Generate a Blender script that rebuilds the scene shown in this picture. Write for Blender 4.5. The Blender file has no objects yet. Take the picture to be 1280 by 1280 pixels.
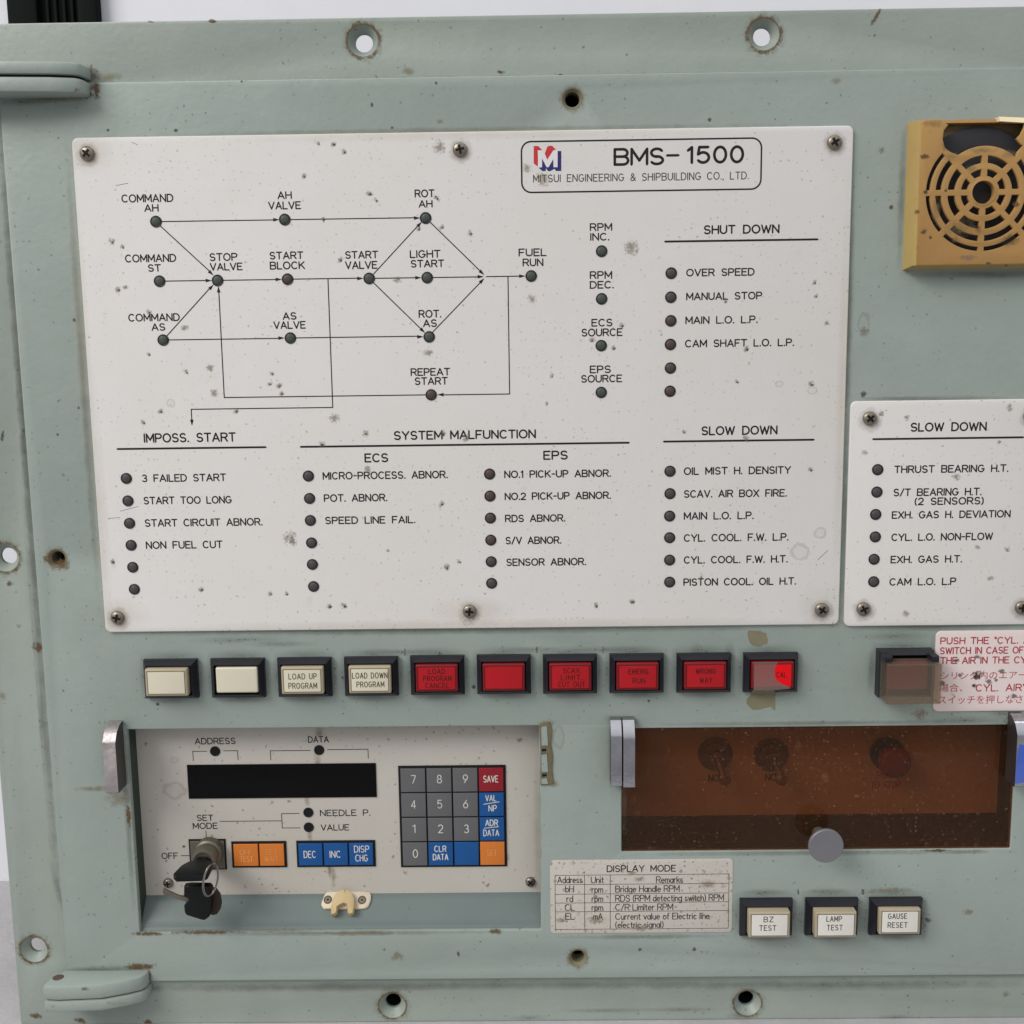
import bpy, bmesh, math, random
from mathutils import Vector, Euler
from mathutils.geometry import tessellate_polygon
random.seed(7)
sc = bpy.context.scene
COL = sc.collection
MM = 0.001

# ------------------------------------------------------------------ camera
CAM = Vector((-63.6491, -507.3579, 61.4492))
ROT = Euler([math.radians(a) for a in (81.18394, 0.78288, 0.54349)], 'XYZ')
F = 1450.0
cd = bpy.data.cameras.new('camera')
cam = bpy.data.objects.new('camera', cd); COL.objects.link(cam)
cam.location = CAM * MM; cam.rotation_euler = ROT
cd.sensor_width = 36; cd.lens = 36 * F / 1280; cd.clip_start = 0.01; cd.clip_end = 50
sc.camera = cam

# ------------------------------------------------------------------ light
w = bpy.data.worlds.new('World'); sc.world = w; w.use_nodes = True
bg = w.node_tree.nodes['Background']
_n = w.node_tree.nodes; _l = w.node_tree.links
_tc = _n.new('ShaderNodeTexCoord'); _sx = _n.new('ShaderNodeSeparateXYZ'); _mr = _n.new('ShaderNodeMapRange'); _cr = _n.new('ShaderNodeValToRGB')
_l.new(_tc.outputs['Generated'], _sx.inputs[0]); _l.new(_sx.outputs[2], _mr.inputs[0]); _mr.inputs[1].default_value = -1; _mr.inputs[2].default_value = 1
_l.new(_mr.outputs[0], _cr.inputs[0]); _l.new(_cr.outputs[0], bg.inputs[0])
_e = _cr.color_ramp.elements
_e[0].position = 0.0; _e[0].color = (.10, .10, .10, 1); _e[1].position = 1.0; _e[1].color = (1.0, 1.0, 1.0, 1)
for _p, _v in ((0.42, (.27, .27, .28, 1)), (0.5, (.42, .42, .43, 1)), (0.62, (.50, .51, .52, 1)), (0.8, (.85, .87, .88, 1))):
    _x = _e.new(_p); _x.color = _v
bg.inputs[1].default_value = 1.0

def area(name, loc, target, sx, sy, power, col):
    l = bpy.data.lights.new(name, 'AREA'); l.shape = 'RECTANGLE'; l.size = sx; l.size_y = sy
    l.energy = power; l.color = col
    o = bpy.data.objects.new(name, l); COL.objects.link(o); o.location = loc
    o.rotation_euler = (Vector(target) - Vector(loc)).to_track_quat('-Z', 'Y').to_euler()
    return o
area('ceiling_and_fill_lamp', (-2.3, -1.9, 2.1), (0, 0.02, -0.08), 1.9, 1.2, 78, (1.0, 0.975, 0.94))
area('ceiling_and_fill_lamp', (0.1, 0.16, 1.3), (0.1, 0.12, 0), 1.4, 0.35, 3.6, (1.0, 0.98, 0.97))  # unseen fill light, added to brighten the wall behind the panel
sc.view_settings.view_transform = 'Standard'; sc.view_settings.look = 'None'
sc.view_settings.exposure = 0.26; sc.view_settings.gamma = 1.0; sc.view_settings.use_curve_mapping = False

# ------------------------------------------------------------------ geometry helpers
# panel coordinates in millimetres: x right, z up, h out of the panel towards the viewer (world y = -h)
RM = ROT.to_matrix()
def at(px, py, h=0.0):
    """point of the photograph -> (x, z) on the plane h mm in front of the door skin"""
    d = RM @ Vector(((px - 640) / F, -(py - 640) / F, -1.0))
    t = (-h - CAM.y) / d.y
    p = CAM + d * t
    return (p.x, p.z)
def rect(px0, py0, px1, py1, h=0.0):
    a = [at(px0, (py0 + py1) / 2, h)[0], at(px1, (py0 + py1) / 2, h)[0]]
    b = [at((px0 + px1) / 2, py0, h)[1], at((px0 + px1) / 2, py1, h)[1]]
    return a[0], a[1], b[1], b[0]            # x0 x1 z0 z1
def mmpx(py, h=0.0):
    return at(640.5, py, h)[0] - at(639.5, py, h)[0]

def rrect(x0, x1, z0, z1, r=0.0, n=5):
    if r <= 0: return [(x0, z0), (x1, z0), (x1, z1), (x0, z1)]
    pts = []
    for cx, cz, a0 in ((x1 - r, z0 + r, -90), (x1 - r, z1 - r, 0), (x0 + r, z1 - r, 90), (x0 + r, z0 + r, 180)):
        for k in range(n + 1):
            a = math.radians(a0 + 90 * k / n); pts.append((cx + r * math.cos(a), cz + r * math.sin(a)))
    return pts
def circ(cx, cz, r, n=28, a0=0.0):
    return [(cx + r * math.cos(a0 + 2 * math.pi * k / n), cz + r * math.sin(a0 + 2 * math.pi * k / n)) for k in range(n)]
def area2(p):
    return sum(p[i - 1][0] * p[i][1] - p[i][0] * p[i - 1][1] for i in range(len(p))) / 2
def inset(p, d):
    """move a loop d to its left (inside of a counter-clockwise loop)"""
    n = len(p); out = []
    for i in range(n):
        a, b, c = p[i - 1], p[i], p[(i + 1) % n]
        e1 = (b[0] - a[0], b[1] - a[1]); e2 = (c[0] - b[0], c[1] - b[1])
        l1 = math.hypot(*e1) or 1e-9; l2 = math.hypot(*e2) or 1e-9
        n1 = (-e1[1] / l1, e1[0] / l1); n2 = (-e2[1] / l2, e2[0] / l2)
        k = 1 + n1[0] * n2[0] + n1[1] * n2[1]
        k = max(k, 0.35)
        out.append((b[0] + d * (n1[0] + n2[0]) / k, b[1] + d * (n1[1] + n2[1]) / k))
    return out

WLOC = {}
class MB:
    def __init__(s): s.V = []; s.F = []; s.M = []; s.U = {}; s.mats = []
    def mi(s, m):
        if m not in s.mats: s.mats.append(m)
        return s.mats.index(m)
    def v(s, x, z, h): s.V.append((x, -h, z)); return len(s.V) - 1
    def face(s, idx, m, uv=None):
        s.F.append(idx); s.M.append(s.mi(m))
        if uv: s.U[len(s.F) - 1] = uv
    def poly(s, pts, h, m):
        s.face([s.v(x, z, h) for x, z in pts], m)
    def flat(s, outer, holes, h, m, flip=False):
        loops = [outer] + holes
        pts = [p for l in loops for p in l]
        tri = tessellate_polygon([[Vector((x, z, 0)) for x, z in l] for l in loops])
        base = [s.v(x, z, h) for x, z in pts]
        for t in tri: s.face([base[i] for i in t], m)
    def plate(s, outer, h0, h1, m, holes=(), bev=0.0, back=True):
        if area2(outer) < 0: outer = outer[::-1]
        hs = [(l if area2(l) < 0 else l[::-1]) for l in holes]
        loops = [outer] + hs
        steps = [(0.0, h0)]
        if bev > 0:
            for k in range(0, 4):
                a = math.pi / 2 * k / 3
                steps.append((bev * (1 - math.cos(a)), h1 - bev + bev * math.sin(a)))
        else: steps.append((0.0, h1))
        tops = []
        for l in loops:
            prev = None; n = len(l)
            for d, h in steps:
                ring = inset(l, d) if d > 0 else l
                cur = [s.v(x, z, h) for x, z in ring]
                if prev:
                    for i in range(n): s.face([prev[i - 1], prev[i], cur[i], cur[i - 1]], m)
                prev = cur
            tops.append((ring, prev))
        for which in (0, 1):
            if which and not back: break
            L = [r for r, _ in tops] if not which else loops
            tri = tessellate_polygon([[Vector((x, z, 0)) for x, z in l] for l in L])
            if which:
                base = [s.v(x, z, h0) for l in loops for x, z in l]
            else: base = [i for _, c in tops for i in c]
            for t in tri: s.face([base[i] for i in t], m)
    def box(s, x0, x1, z0, z1, h0, h1, m, bev=0.0): s.plate([(x0, z0), (x1, z0), (x1, z1), (x0, z1)], h0, h1, m, bev=bev)
    def lathe(s, cx, cz, prof, m, n=24, cap0=False, cap1=True, sq=None, dx=(0, 0)):
        """profile of (r, h) turned about the outward axis; dx leans the axis"""
        prev = None; first = None; h00 = prof[0][1]
        for r, h in prof:
            ox = dx[0] * (h - h00); oz = dx[1] * (h - h00)
            cur = [s.v(cx + ox + r * math.cos(2 * math.pi * k / n), cz + oz + r * math.sin(2 * math.pi * k / n), h) for k in range(n)]
            if prev:
                for i in range(n): s.face([prev[i - 1], prev[i], cur[i], cur[i - 1]], m)
            else: first = cur
            prev = cur
        if cap1: s.face(prev, m)
        if cap0: s.face(first[::-1], m)
    def hexa(s, b, t, m):
        """b, t : four (x, z, h) each, same order"""
        i = [s.v(*p) for p in b] + [s.v(*p) for p in t]
        s.face([i[4], i[5], i[6], i[7]], m); s.face([i[3], i[2], i[1], i[0]], m)
        for k in range(4):
            j = (k + 1) % 4; s.face([i[k], i[j], i[4 + j], i[4 + k]], m)
    def prism(s, prof, z0, z1, m, bev=0.0):
        """profile of (x, h) raised from z0 to z1 with rounded upper and lower rims"""
        if area2(prof) < 0: prof = prof[::-1]
        st = [(0, z0), (0, z1)] if bev <= 0 else [(bev, z0), (bev * .3, z0 + bev * .3), (0, z0 + bev), (0, z1 - bev), (bev * .3, z1 - bev * .3), (bev, z1)]
        prev = None; first = None
        for d, z in st:
            ring = inset(prof, d) if d > 0 else prof
            cur = [s.v(x, z, h) for x, h in ring]
            if prev:
                for i in range(len(cur)): s.face([prev[i - 1], prev[i], cur[i], cur[i - 1]], m)
            else: first = cur
            prev = cur
        s.face(prev, m); s.face(first[::-1], m)
    def sweepx(s, prof, x0, x1, m):
        """open profile of (z, h) carried along x"""
        a = [s.v(x0, z, h) for z, h in prof]; b = [s.v(x1, z, h) for z, h in prof]
        for i in range(len(prof) - 1): s.face([a[i], b[i], b[i + 1], a[i + 1]], m)
    def tube(s, pts, r, m, n=10, closed=False):
        """pts of (x, z, h)"""
        P = [Vector(p) for p in pts]; rings = []; N = len(P); up = Vector((0.13, 0.31, 0.94))
        for i in range(N):
            if closed: t = P[(i + 1) % N] - P[i - 1]
            else: t = P[min(i + 1, N - 1)] - P[max(i - 1, 0)]
            t.normalize(); a = t.cross(up).normalized(); b = t.cross(a).normalized()
            rr = r[i] if isinstance(r, (list, tuple)) else r
            rings.append([s.v(*(P[i] + a * rr * math.cos(2 * math.pi * k / n) + b * rr * math.sin(2 * math.pi * k / n))) for k in range(n)])
        for i in range(N if closed else N - 1):
            A = rings[i]; B = rings[(i + 1) % N]
            for k in range(n): s.face([A[k - 1], A[k], B[k], B[k - 1]], m)
        if not closed: s.face(rings[0][::-1], m); s.face(rings[-1], m)
    def ribbon(s, pts, wd, h, m, closed=False):
        """flat stroke of width wd along pts with mitred joints and round ends"""
        P = [pts[0]]
        for p in pts[1:]:
            if math.hypot(p[0] - P[-1][0], p[1] - P[-1][1]) > 1e-5: P.append(p)
        if closed and math.hypot(P[0][0] - P[-1][0], P[0][1] - P[-1][1]) < 1e-4: P.pop()
        n = len(P)
        if n == 1: s.poly(circ(P[0][0], P[0][1], wd * .62, 10), h, m); return
        if not closed:
            for i in range(1, n - 1):
                a = (P[i][0] - P[i - 1][0], P[i][1] - P[i - 1][1]); b = (P[i + 1][0] - P[i][0], P[i + 1][1] - P[i][1])
                if a[0] * b[0] + a[1] * b[1] < .35 * math.hypot(*a) * math.hypot(*b):
                    s.ribbon(P[:i + 1], wd, h, m); s.ribbon(P[i:], wd, h + .0015, m); return
        L = []; R = []
        for i in range(n):
            if closed: a, b, c = P[i - 1], P[i], P[(i + 1) % n]
            else: a, b, c = P[max(i - 1, 0)], P[i], P[min(i + 1, n - 1)]
            e = [(b[0] - a[0], b[1] - a[1]), (c[0] - b[0], c[1] - b[1])]
            e = [q for q in e if math.hypot(*q) > 1e-9]
            e = [(q[0] / math.hypot(*q), q[1] / math.hypot(*q)) for q in e]
            n1 = (-e[0][1], e[0][0]); n2 = (-e[-1][1], e[-1][0])
            k = max(1 + n1[0] * n2[0] + n1[1] * n2[1], 0.5)
            o = ((n1[0] + n2[0]) / k * wd / 2, (n1[1] + n2[1]) / k * wd / 2)
            L.append(s.v(b[0] + o[0], b[1] + o[1], h)); R.append(s.v(b[0] - o[0], b[1] - o[1], h))
        for i in range(n if closed else n - 1):
            j = (i + 1) % n; s.face([L[i], R[i], R[j], L[j]], m)
        if not closed:
            for q, nb, (l, r) in ((P[0], P[1], (L[0], R[0])), (P[-1], P[-2], (R[-1], L[-1]))):
                a0 = math.atan2(q[1] - nb[1], q[0] - nb[0])
                pts2 = [s.v(q[0] + wd / 2 * math.cos(a0 + math.pi / 2 * t), q[1] + wd / 2 * math.sin(a0 + math.pi / 2 * t), h) for t in (-.6, -.2, .2, .6)]
                s.face([l] + pts2[::-1] + [r] if False else [r] + pts2 + [l] if (q is P[-1]) else [r] + pts2 + [l], m)
    def decal(s, px, py, rx, ry, m, h=0.0, rot=0.0, lift=0.035):
        if m is M['spot'] and max(rx, ry) > 14: return
        x, z = at(px, py, h); k = mmpx(py, h); c, sn = math.cos(rot), math.sin(rot)
        q = []
        for u, v_ in ((-1, -1), (1, -1), (1, 1), (-1, 1)):
            a, b = u * rx * k, v_ * ry * k
            q.append(s.v(x + a * c - b * sn, z + a * sn + b * c, h + lift))
        s.face(q, m, [(-1, -1), (1, -1), (1, 1), (-1, 1)])
    def ringdecal(s, px, py, r0, r1, m, h=0.0, lift=.04):
        x, z = at(px, py, h); n = 24
        for k in range(n):
            q = []; u = []
            for rr, ur, kk in ((r0, .35, k), (r1, 1, k), (r1, 1, k + 1), (r0, .35, k + 1)):
                a = 2 * math.pi * kk / n; q.append(s.v(x + rr * math.cos(a), z + rr * math.sin(a), h + lift)); u.append((ur * math.cos(a), ur * math.sin(a)))
            s.face(q, m, u)
    def build(s, name, parent=None, label=None, smooth=35, origin=None):
        xs = [p[0] for p in s.V]; ys = [p[1] for p in s.V]; zs = [p[2] for p in s.V]
        o3 = Vector(origin) if origin else Vector(((min(xs) + max(xs)) / 2, (min(ys) + max(ys)) / 2, (min(zs) + max(zs)) / 2))
        me = bpy.data.meshes.new(name)
        me.from_pydata([tuple((Vector(p) - o3) * MM) for p in s.V], [], s.F)
        for m in s.mats: me.materials.append(m)
        me.polygons.foreach_set('material_index', s.M)
        if s.U:
            uv = me.uv_layers.new(name='UVMap')
            for fi, u in s.U.items():
                for li, q in zip(me.polygons[fi].loop_indices, u): uv.data[li].uv = q
        bm = bmesh.new(); bm.from_mesh(me); bmesh.ops.recalc_face_normals(bm, faces=bm.faces); bm.to_mesh(me); bm.free()
        if smooth:
            me.polygons.foreach_set('use_smooth', [True] * len(me.polygons))
            me.set_sharp_from_angle(angle=math.radians(smooth))
        me.update()
        o = bpy.data.objects.new(name, me); COL.objects.link(o)
        place(o, o3, parent)
        if label: o['label'] = label
        return o
def place(o, w3, parent):
    if parent is not None:
        o.parent = parent; o.location = (w3 - WLOC[parent.name]) * MM
    else: o.location = w3 * MM
    WLOC[o.name] = w3
def copy_part(src, w3, parent):
    """a copy of a part and of its sub-parts"""
    c = src.copy(); COL.objects.link(c); place(c, w3, parent)
    for k in ('label',):
        if k in c: del c[k]
    for ch in list(src.children):
        g = ch.copy(); COL.objects.link(g); g.parent = c; WLOC[g.name] = w3 + WLOC[ch.name] - WLOC[src.name]
    return c
def empty(name, w3, label, cat):
    o = bpy.data.objects.new(name, None); COL.objects.link(o); o.empty_display_size = 0.02
    o.location = w3 * MM; WLOC[o.name] = w3; o['label'] = label; o['category'] = cat
    return o

# ------------------------------------------------------------------ materials
def lin(c):
    if isinstance(c, str): c = [int(c[i:i + 2], 16) / 255 for i in (1, 3, 5)]
    return tuple(((x / 12.92) if x <= 0.04045 else ((x + 0.055) / 1.055) ** 2.4) for x in c) + (1.0,)
class NT:
    def __init__(s, name):
        s.m = bpy.data.materials.new(name); s.m.use_nodes = True; s.t = s.m.node_tree
        s.p = s.t.nodes['Principled BSDF']; s.out = s.t.nodes['Material Output']
    def n(s, typ, **kw):
        x = s.t.nodes.new(typ)
        for k, v in kw.items():
            if k.startswith('i_'):
                key = k[2:]; key = int(key) if key.isdigit() else key
                if isinstance(v, bpy.types.NodeSocket): s.t.links.new(v, x.inputs[key])
                else: x.inputs[key].default_value = v
            else: setattr(x, k, v)
        return x
    def math(s, op, a, b=0.0, c=None, clamp=False):
        x = s.n('ShaderNodeMath', operation=op, use_clamp=clamp, i_0=a, i_1=b)
        if c is not None:
            if isinstance(c, bpy.types.NodeSocket): s.t.links.new(c, x.inputs[2])
            else: x.inputs[2].default_value = c
        return x.outputs[0]
    def mix(s, f, a, b):
        x = s.n('ShaderNodeMix', data_type='RGBA')
        for i, v in ((0, f), (6, a), (7, b)):
            if isinstance(v, bpy.types.NodeSocket): s.t.links.new(v, x.inputs[i])
            else: x.inputs[i].default_value = v
        return x.outputs[2]
    def link(s, a, b): s.t.links.new(a, b)
    def coords(s):
        tc = s.n('ShaderNodeTexCoord').outputs['Object']
        sp = s.n('ShaderNodeSeparateXYZ', i_0=tc)
        return tc, s.n('ShaderNodeCombineXYZ', i_0=sp.outputs[0], i_1=sp.outputs[2]).outputs[0]
    def speck(s, vec, scale, prob, rmin, rmax, sharp=12.0, wob=0.25, seed=0.0):
        nz = s.n('ShaderNodeTexNoise', i_Vector=vec, i_Scale=scale * 2.6, i_Detail=3.0)
        sub = s.n('ShaderNodeVectorMath', operation='SUBTRACT', i_0=nz.outputs['Color'], i_1=(.5, .5, .5))
        mul = s.n('ShaderNodeVectorMath', operation='SCALE', i_0=sub.outputs[0], i_Scale=2 * wob / scale)
        ad = s.n('ShaderNodeVectorMath', operation='ADD', i_0=vec, i_1=mul.outputs[0])
        ad2 = s.n('ShaderNodeVectorMath', operation='ADD', i_0=ad.outputs[0], i_1=(seed, seed * 1.7, 0))
        vo = s.n('ShaderNodeTexVoronoi', voronoi_dimensions='2D', i_Vector=ad2.outputs[0], i_Scale=scale)
        cs = s.n('ShaderNodeSeparateColor', i_0=vo.outputs['Color'])
        # speck density wanders over the surface
        cl = s.n('ShaderNodeTexNoise', i_Vector=ad2.outputs[0], i_Scale=22.0, i_Detail=2.0)
        pr = s.math('MULTIPLY', s.math('MAXIMUM', s.math('MULTIPLY_ADD', cl.outputs['Fac'], 5.5, -2.0), 0.12), prob)
        on = s.math('LESS_THAN', cs.outputs[0], pr)
        g2 = s.math('POWER', cs.outputs[1], 2.5)
        rad = s.math('MULTIPLY_ADD', g2, rmax - rmin, rmin)
        d = s.math('MULTIPLY', s.math('SUBTRACT', rad, vo.outputs['Distance']), sharp, clamp=True)
        return s.math('MULTIPLY', s.math('MULTIPLY', d, on), s.math('MULTIPLY_ADD', cs.outputs[2], 0.6, 0.4))

def paint(name, col, rough=0.5, mott=0.06, tint=None, specks=(), metal=0.0, coat=0.0, spec=0.28, bump=0.0, brush=0.0):
    s = NT(name); tc, v2 = s.coords(); c = lin(col)
    lo = tuple(x * (1 - mott) for x in c[:3]) + (1,); hi = tuple(x * (1 + mott) for x in c[:3]) + (1,)
    n1 = s.n('ShaderNodeTexNoise', i_Vector=tc, i_Scale=38.0, i_Detail=6.0, i_Roughness=0.62)
    mr = s.n('ShaderNodeMapRange', i_0=n1.outputs['Fac'], i_1=0.32, i_2=0.68)
    cur = s.mix(mr.outputs[0], lo, hi)
    if tint:
        n2 = s.n('ShaderNodeTexNoise', i_Vector=tc, i_Scale=9.0, i_Detail=4.0, i_Roughness=0.6)
        m2 = s.n('ShaderNodeMapRange', i_0=n2.outputs['Fac'], i_1=0.42, i_2=0.72)
        f = s.math('MULTIPLY', m2.outputs[0], tint[1]); cur = s.mix(f, cur, lin(tint[0]))
    if brush:
        st = s.n('ShaderNodeVectorMath', operation='MULTIPLY', i_0=tc, i_1=(12, 12, 700))
        n3 = s.n('ShaderNodeTexNoise', i_Vector=st.outputs[0], i_Scale=1.0, i_Detail=3.0)
        f = s.math('MULTIPLY', n3.outputs['Fac'], brush); cur = s.mix(f, cur, tuple(x * .6 for x in c[:3]) + (1,))
    for i, (scale, prob, r0, r1, sc_, stg) in enumerate(specks):
        f = s.math('MULTIPLY', s.speck(v2, scale, prob, r0, r1, seed=0.37 * (i + 1), sharp=14 if stg > .5 else 5), stg)
        cur = s.mix(f, cur, lin(sc_))
    s.link(cur, s.p.inputs['Base Color'])
    rr = s.math('MULTIPLY_ADD', n1.outputs['Fac'], 0.24, rough - 0.12, clamp=True)
    s.link(rr, s.p.inputs['Roughness'])
    s.p.inputs['Metallic'].default_value = metal; s.p.inputs['Coat Weight'].default_value = coat
    s.p.inputs['Specular IOR Level'].default_value = spec
    if bump:
        b = s.n('ShaderNodeTexNoise', i_Vector=tc, i_Scale=420.0, i_Detail=3.0)
        b2 = s.n('ShaderNodeTexNoise', i_Vector=tc, i_Scale=60.0, i_Detail=2.0)
        hsum = s.math('ADD', b.outputs['Fac'], s.math('MULTIPLY', b2.outputs['Fac'], 3.0))
        bn = s.n('ShaderNodeBump', i_Height=hsum, i_Distance=0.0006, i_Strength=bump)
        s.link(bn.outputs[0], s.p.inputs['Normal'])
    return s.m
def stain(name, col, alpha, nscale=500.0, k=1.6, sharp=2.0, rough=0.8, hollow=0.0, grit=False):
    """a mark with its own ragged outline lying on the surface"""
    s = NT(name); tc, v2 = s.coords()
    uv = s.n('ShaderNodeTexCoord').outputs['UV']
    r = s.n('ShaderNodeVectorMath', operation='LENGTH', i_0=uv).outputs['Value']
    nz = s.n('ShaderNodeTexNoise', i_Vector=tc, i_Scale=nscale, i_Detail=5.0, i_Roughness=0.65)
    e = s.math('ADD', s.math('SUBTRACT', 1.0, r), s.math('MULTIPLY', s.math('SUBTRACT', nz.outputs['Fac'], 0.56), k))
    a = s.math('MULTIPLY', e, sharp, clamp=True)
    if hollow:
        inn = s.math('MULTIPLY', s.math('SUBTRACT', e, 0.28), 7.0, clamp=True)
        a = s.math('MULTIPLY', a, s.math('SUBTRACT', 1.0, s.math('MULTIPLY', inn, hollow)))
    if grit:
        th = s.math('MULTIPLY_ADD', r, 0.2, 0.50)
        a = s.math('MULTIPLY', s.math('SUBTRACT', nz.outputs['Fac'], th), 9.0, clamp=True)
        a = s.math('MAXIMUM', a, s.math('MULTIPLY', s.math('SUBTRACT', 1.0, r), .28, clamp=True))
    rim = s.math('LESS_THAN', r, 1.0)
    a = s.math('MULTIPLY', s.math('MULTIPLY', a, rim), alpha)
    c = lin(col)
    n2 = s.n('ShaderNodeTexNoise', i_Vector=tc, i_Scale=nscale * 1.5, i_Detail=2.0)
    s.link(s.mix(n2.outputs['Fac'], tuple(x * .55 for x in c[:3]) + (1,), tuple(min(1, x * 1.45) for x in c[:3]) + (1,)), s.p.inputs['Base Color'])
    s.p.inputs['Roughness'].default_value = rough
    s.link(a, s.p.inputs['Alpha'])
    return s.m
def glaze(name, tint, haze, hazeamt, gloss=0.06, dust=None, rough=0.05):
    """tinted see-through plastic, a little hazy, with dust lying on it"""
    s = NT(name); tc, v2 = s.coords()
    tr = s.n('ShaderNodeBsdfTransparent', i_Color=tint + (1,))
    df = s.n('ShaderNodeBsdfDiffuse', i_Color=haze + (1,))
    nz = s.n('ShaderNodeTexNoise', i_Vector=tc, i_Scale=30.0, i_Detail=5.0)
    f = s.math('MULTIPLY', s.math('MULTIPLY_ADD', nz.outputs['Fac'], 1.2, 0.4), hazeamt, clamp=True)
    m1 = s.n('ShaderNodeMixShader', i_0=f, i_1=tr.outputs[0], i_2=df.outputs[0])
    cur = m1.outputs[0]
    if dust:
        for j, (scale, prob, r0, r1, stg) in enumerate(dust):
            d2 = s.n('ShaderNodeBsdfDiffuse', i_Color=(0.42, 0.33, 0.26, 1))
            fd = s.math('MULTIPLY', s.speck(v2, scale, prob, r0, r1, seed=.61 * (j + 1), sharp=6), stg)
            cur = s.n('ShaderNodeMixShader', i_0=fd, i_1=cur, i_2=d2.outputs[0]).outputs[0]
    gl = s.n('ShaderNodeBsdfGlossy', i_Roughness=rough)
    cur = s.n('ShaderNodeMixShader', i_0=gloss, i_1=cur, i_2=gl.outputs[0]).outputs[0]
    s.link(cur, s.out.inputs['Surface'])
    return s.m

DK = '#2b2620'
SPK_PAINT = [(150, .24, .04, .11, '#43443b', .7), (330, .26, .06, .2, '#343630', .6), (45, .16, .04, .15, '#75745f', .35)]
M = {}
M['green'] = paint('sea_green_paint', '#8d9791', .46, .035, ('#88938b', .55), SPK_PAINT, bump=.2, spec=.5)
M['green_frame'] = paint('sea_green_frame_paint', '#8d968f', .46, .04, ('#879086', .6), SPK_PAINT, bump=.2, spec=.5)
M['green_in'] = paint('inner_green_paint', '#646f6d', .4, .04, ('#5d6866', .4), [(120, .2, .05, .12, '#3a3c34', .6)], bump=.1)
M['shaded_sill'] = paint('shaded_green_sill', '#333a37', .5, .06)  # inner green darkened in the colour for the shade under the cover
M['dark_in'] = paint('dark_shaded_inner_paint', '#2f3c36', .6, .1)  # dark enclosure paint; on the recess walls it stands in for shade
M['white'] = paint('off_white_enamel', '#d0cdcb', .42, .014, ('#cac5bd', .5),
                   [(115, .26, .03, .09, '#6c6456', .5), (260, .6, .04, .15, '#71695d', .55), (60, .22, .04, .15, '#a39987', .32), (420, .7, .07, .23, '#5f584e', .5), (75, .09, .02, .07, '#39332c', .7)], bump=.05)
M['white_edge'] = paint('yellowed_enamel_edge', '#c7bfae', .45, .03)
M['board'] = paint('grubby_white_enamel', '#b6b1a9', .5, .03, ('#a49d91', .5), [(140, .4, .04, .15, '#5c5043', .7), (320, .5, .06, .22, '#5a5046', .55)], bump=.05)
M['sticker'] = paint('speckled_sticker', '#bdb6ae', .6, .06, ('#a9a096', .5), [(240, 1.2, .08, .26, '#6d665c', .75), (480, 1.2, .1, .3, '#5d564c', .65), (130, .5, .05, .2, '#8f8474', .6)])
M['red_plate'] = paint('pinkish_white_enamel', '#d5c6c4', .4, .015, None, [(110, .3, .03, .13, '#7d5a52', .6)])
M['ink'] = paint('black_ink', '#1b181b', .6, .1)
M['ink_soft'] = paint('worn_black_ink', '#353130', .6, .25)
M['ink_red'] = paint('red_ink', '#a2343a', .5, .1)
M['logo_red'] = paint('emblem_red', '#b93338', .45, .05)
M['logo_blue'] = paint('emblem_blue', '#2c2c63', .45, .05)
M['logo_white'] = paint('emblem_white', '#d6d1d2', .45, .02)
M['ink_light'] = paint('pale_key_ink', '#c5c2ba', .5, .1)
M['ink_orange'] = paint('faded_orange_ink', '#d08a52', .5, .2)
M['ink_button'] = paint('button_engraving', '#4c4436', .6, .2)
M['ink_darkred'] = paint('button_red_engraving', '#450b0f', .6, .2)
M['black'] = paint('black_plastic', '#1e1e24', .38, .12, ('#2a2a30', .5), [(200, .3, .05, .2, '#5b5a54', .4)])
M['black_deep'] = paint('black_void', '#0b0b0c', .7, .1)
M['black_glass'] = paint('display_glass', '#08080a', .3, .1, None, [(160, .5, .03, .09, '#45464c', .4)], spec=.12)
M['lens_green'] = paint('smoky_green_lens', '#434845', .5, .12)
M['lens_grey'] = paint('smoky_grey_lens', '#434041', .5, .12)
M['lens_red'] = paint('smoky_red_lens', '#4a3c3b', .5, .12)
M['lens_rim'] = paint('lamp_rim', '#1d1c1f', .4, .1)
M['cream'] = paint('cream_plastic', '#cbc5b2', .36, .04, ('#bfb7a0', .5), [(200, .25, .04, .13, '#4d4436', .6)])
M['cream_dark'] = paint('aged_cream_plastic', '#a2967f', .36, .06)
M['pale'] = paint('pale_button_plastic', '#d0cdc6', .36, .04, None, [(200, .2, .04, .13, '#4d4436', .6)])
M['groove'] = paint('brown_groove', '#53453a', .6, .1)
M['red'] = paint('red_button_plastic', '#a8171f', .3, .12, ('#8a0d15', .6), [(160, .25, .03, .12, '#6d2a2c', .4)], spec=.28)
M['red_dark'] = paint('deep_red_plastic', '#6e1016', .34, .06, spec=.3)
M['red_bright'] = paint('bright_red_plastic', '#dc0a14', .35, .04, spec=.2)
M['film'] = glaze('grey_tape_film', (0.80, 0.70, 0.68), (0.36, 0.27, 0.25), .26, .01)
M['tape'] = paint('old_tape_glue', '#76735c', .7, .18, ('#7b745c', .7), [(150, .5, .05, .15, '#3c3628', .7)])
M['glue'] = paint('rusty_glue_strip', '#6d674f', .7, .3, ('#4f4431', .6), [(200, .6, .05, .2, '#2f2a20', .7)], bump=.6)
M['tan'] = paint('yellowed_tan_plastic', '#a8834f', .42, .09, ('#8d673c', .75), [(60, .6, .04, .16, '#5a3c1e', .7), (190, .6, .05, .15, '#4b331a', .6), (30, .5, .05, .2, '#8a6232', .5)], bump=.08)
M['tan_side'] = paint('sun_bleached_plastic', '#ab9059', .45, .06, ('#9a8e52', .5), [(120, .35, .04, .14, '#5a4a22', .6)], bump=.08)
M['tan_in'] = paint('inner_tan_plastic', '#6b5a3b', .6, .1)
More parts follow.
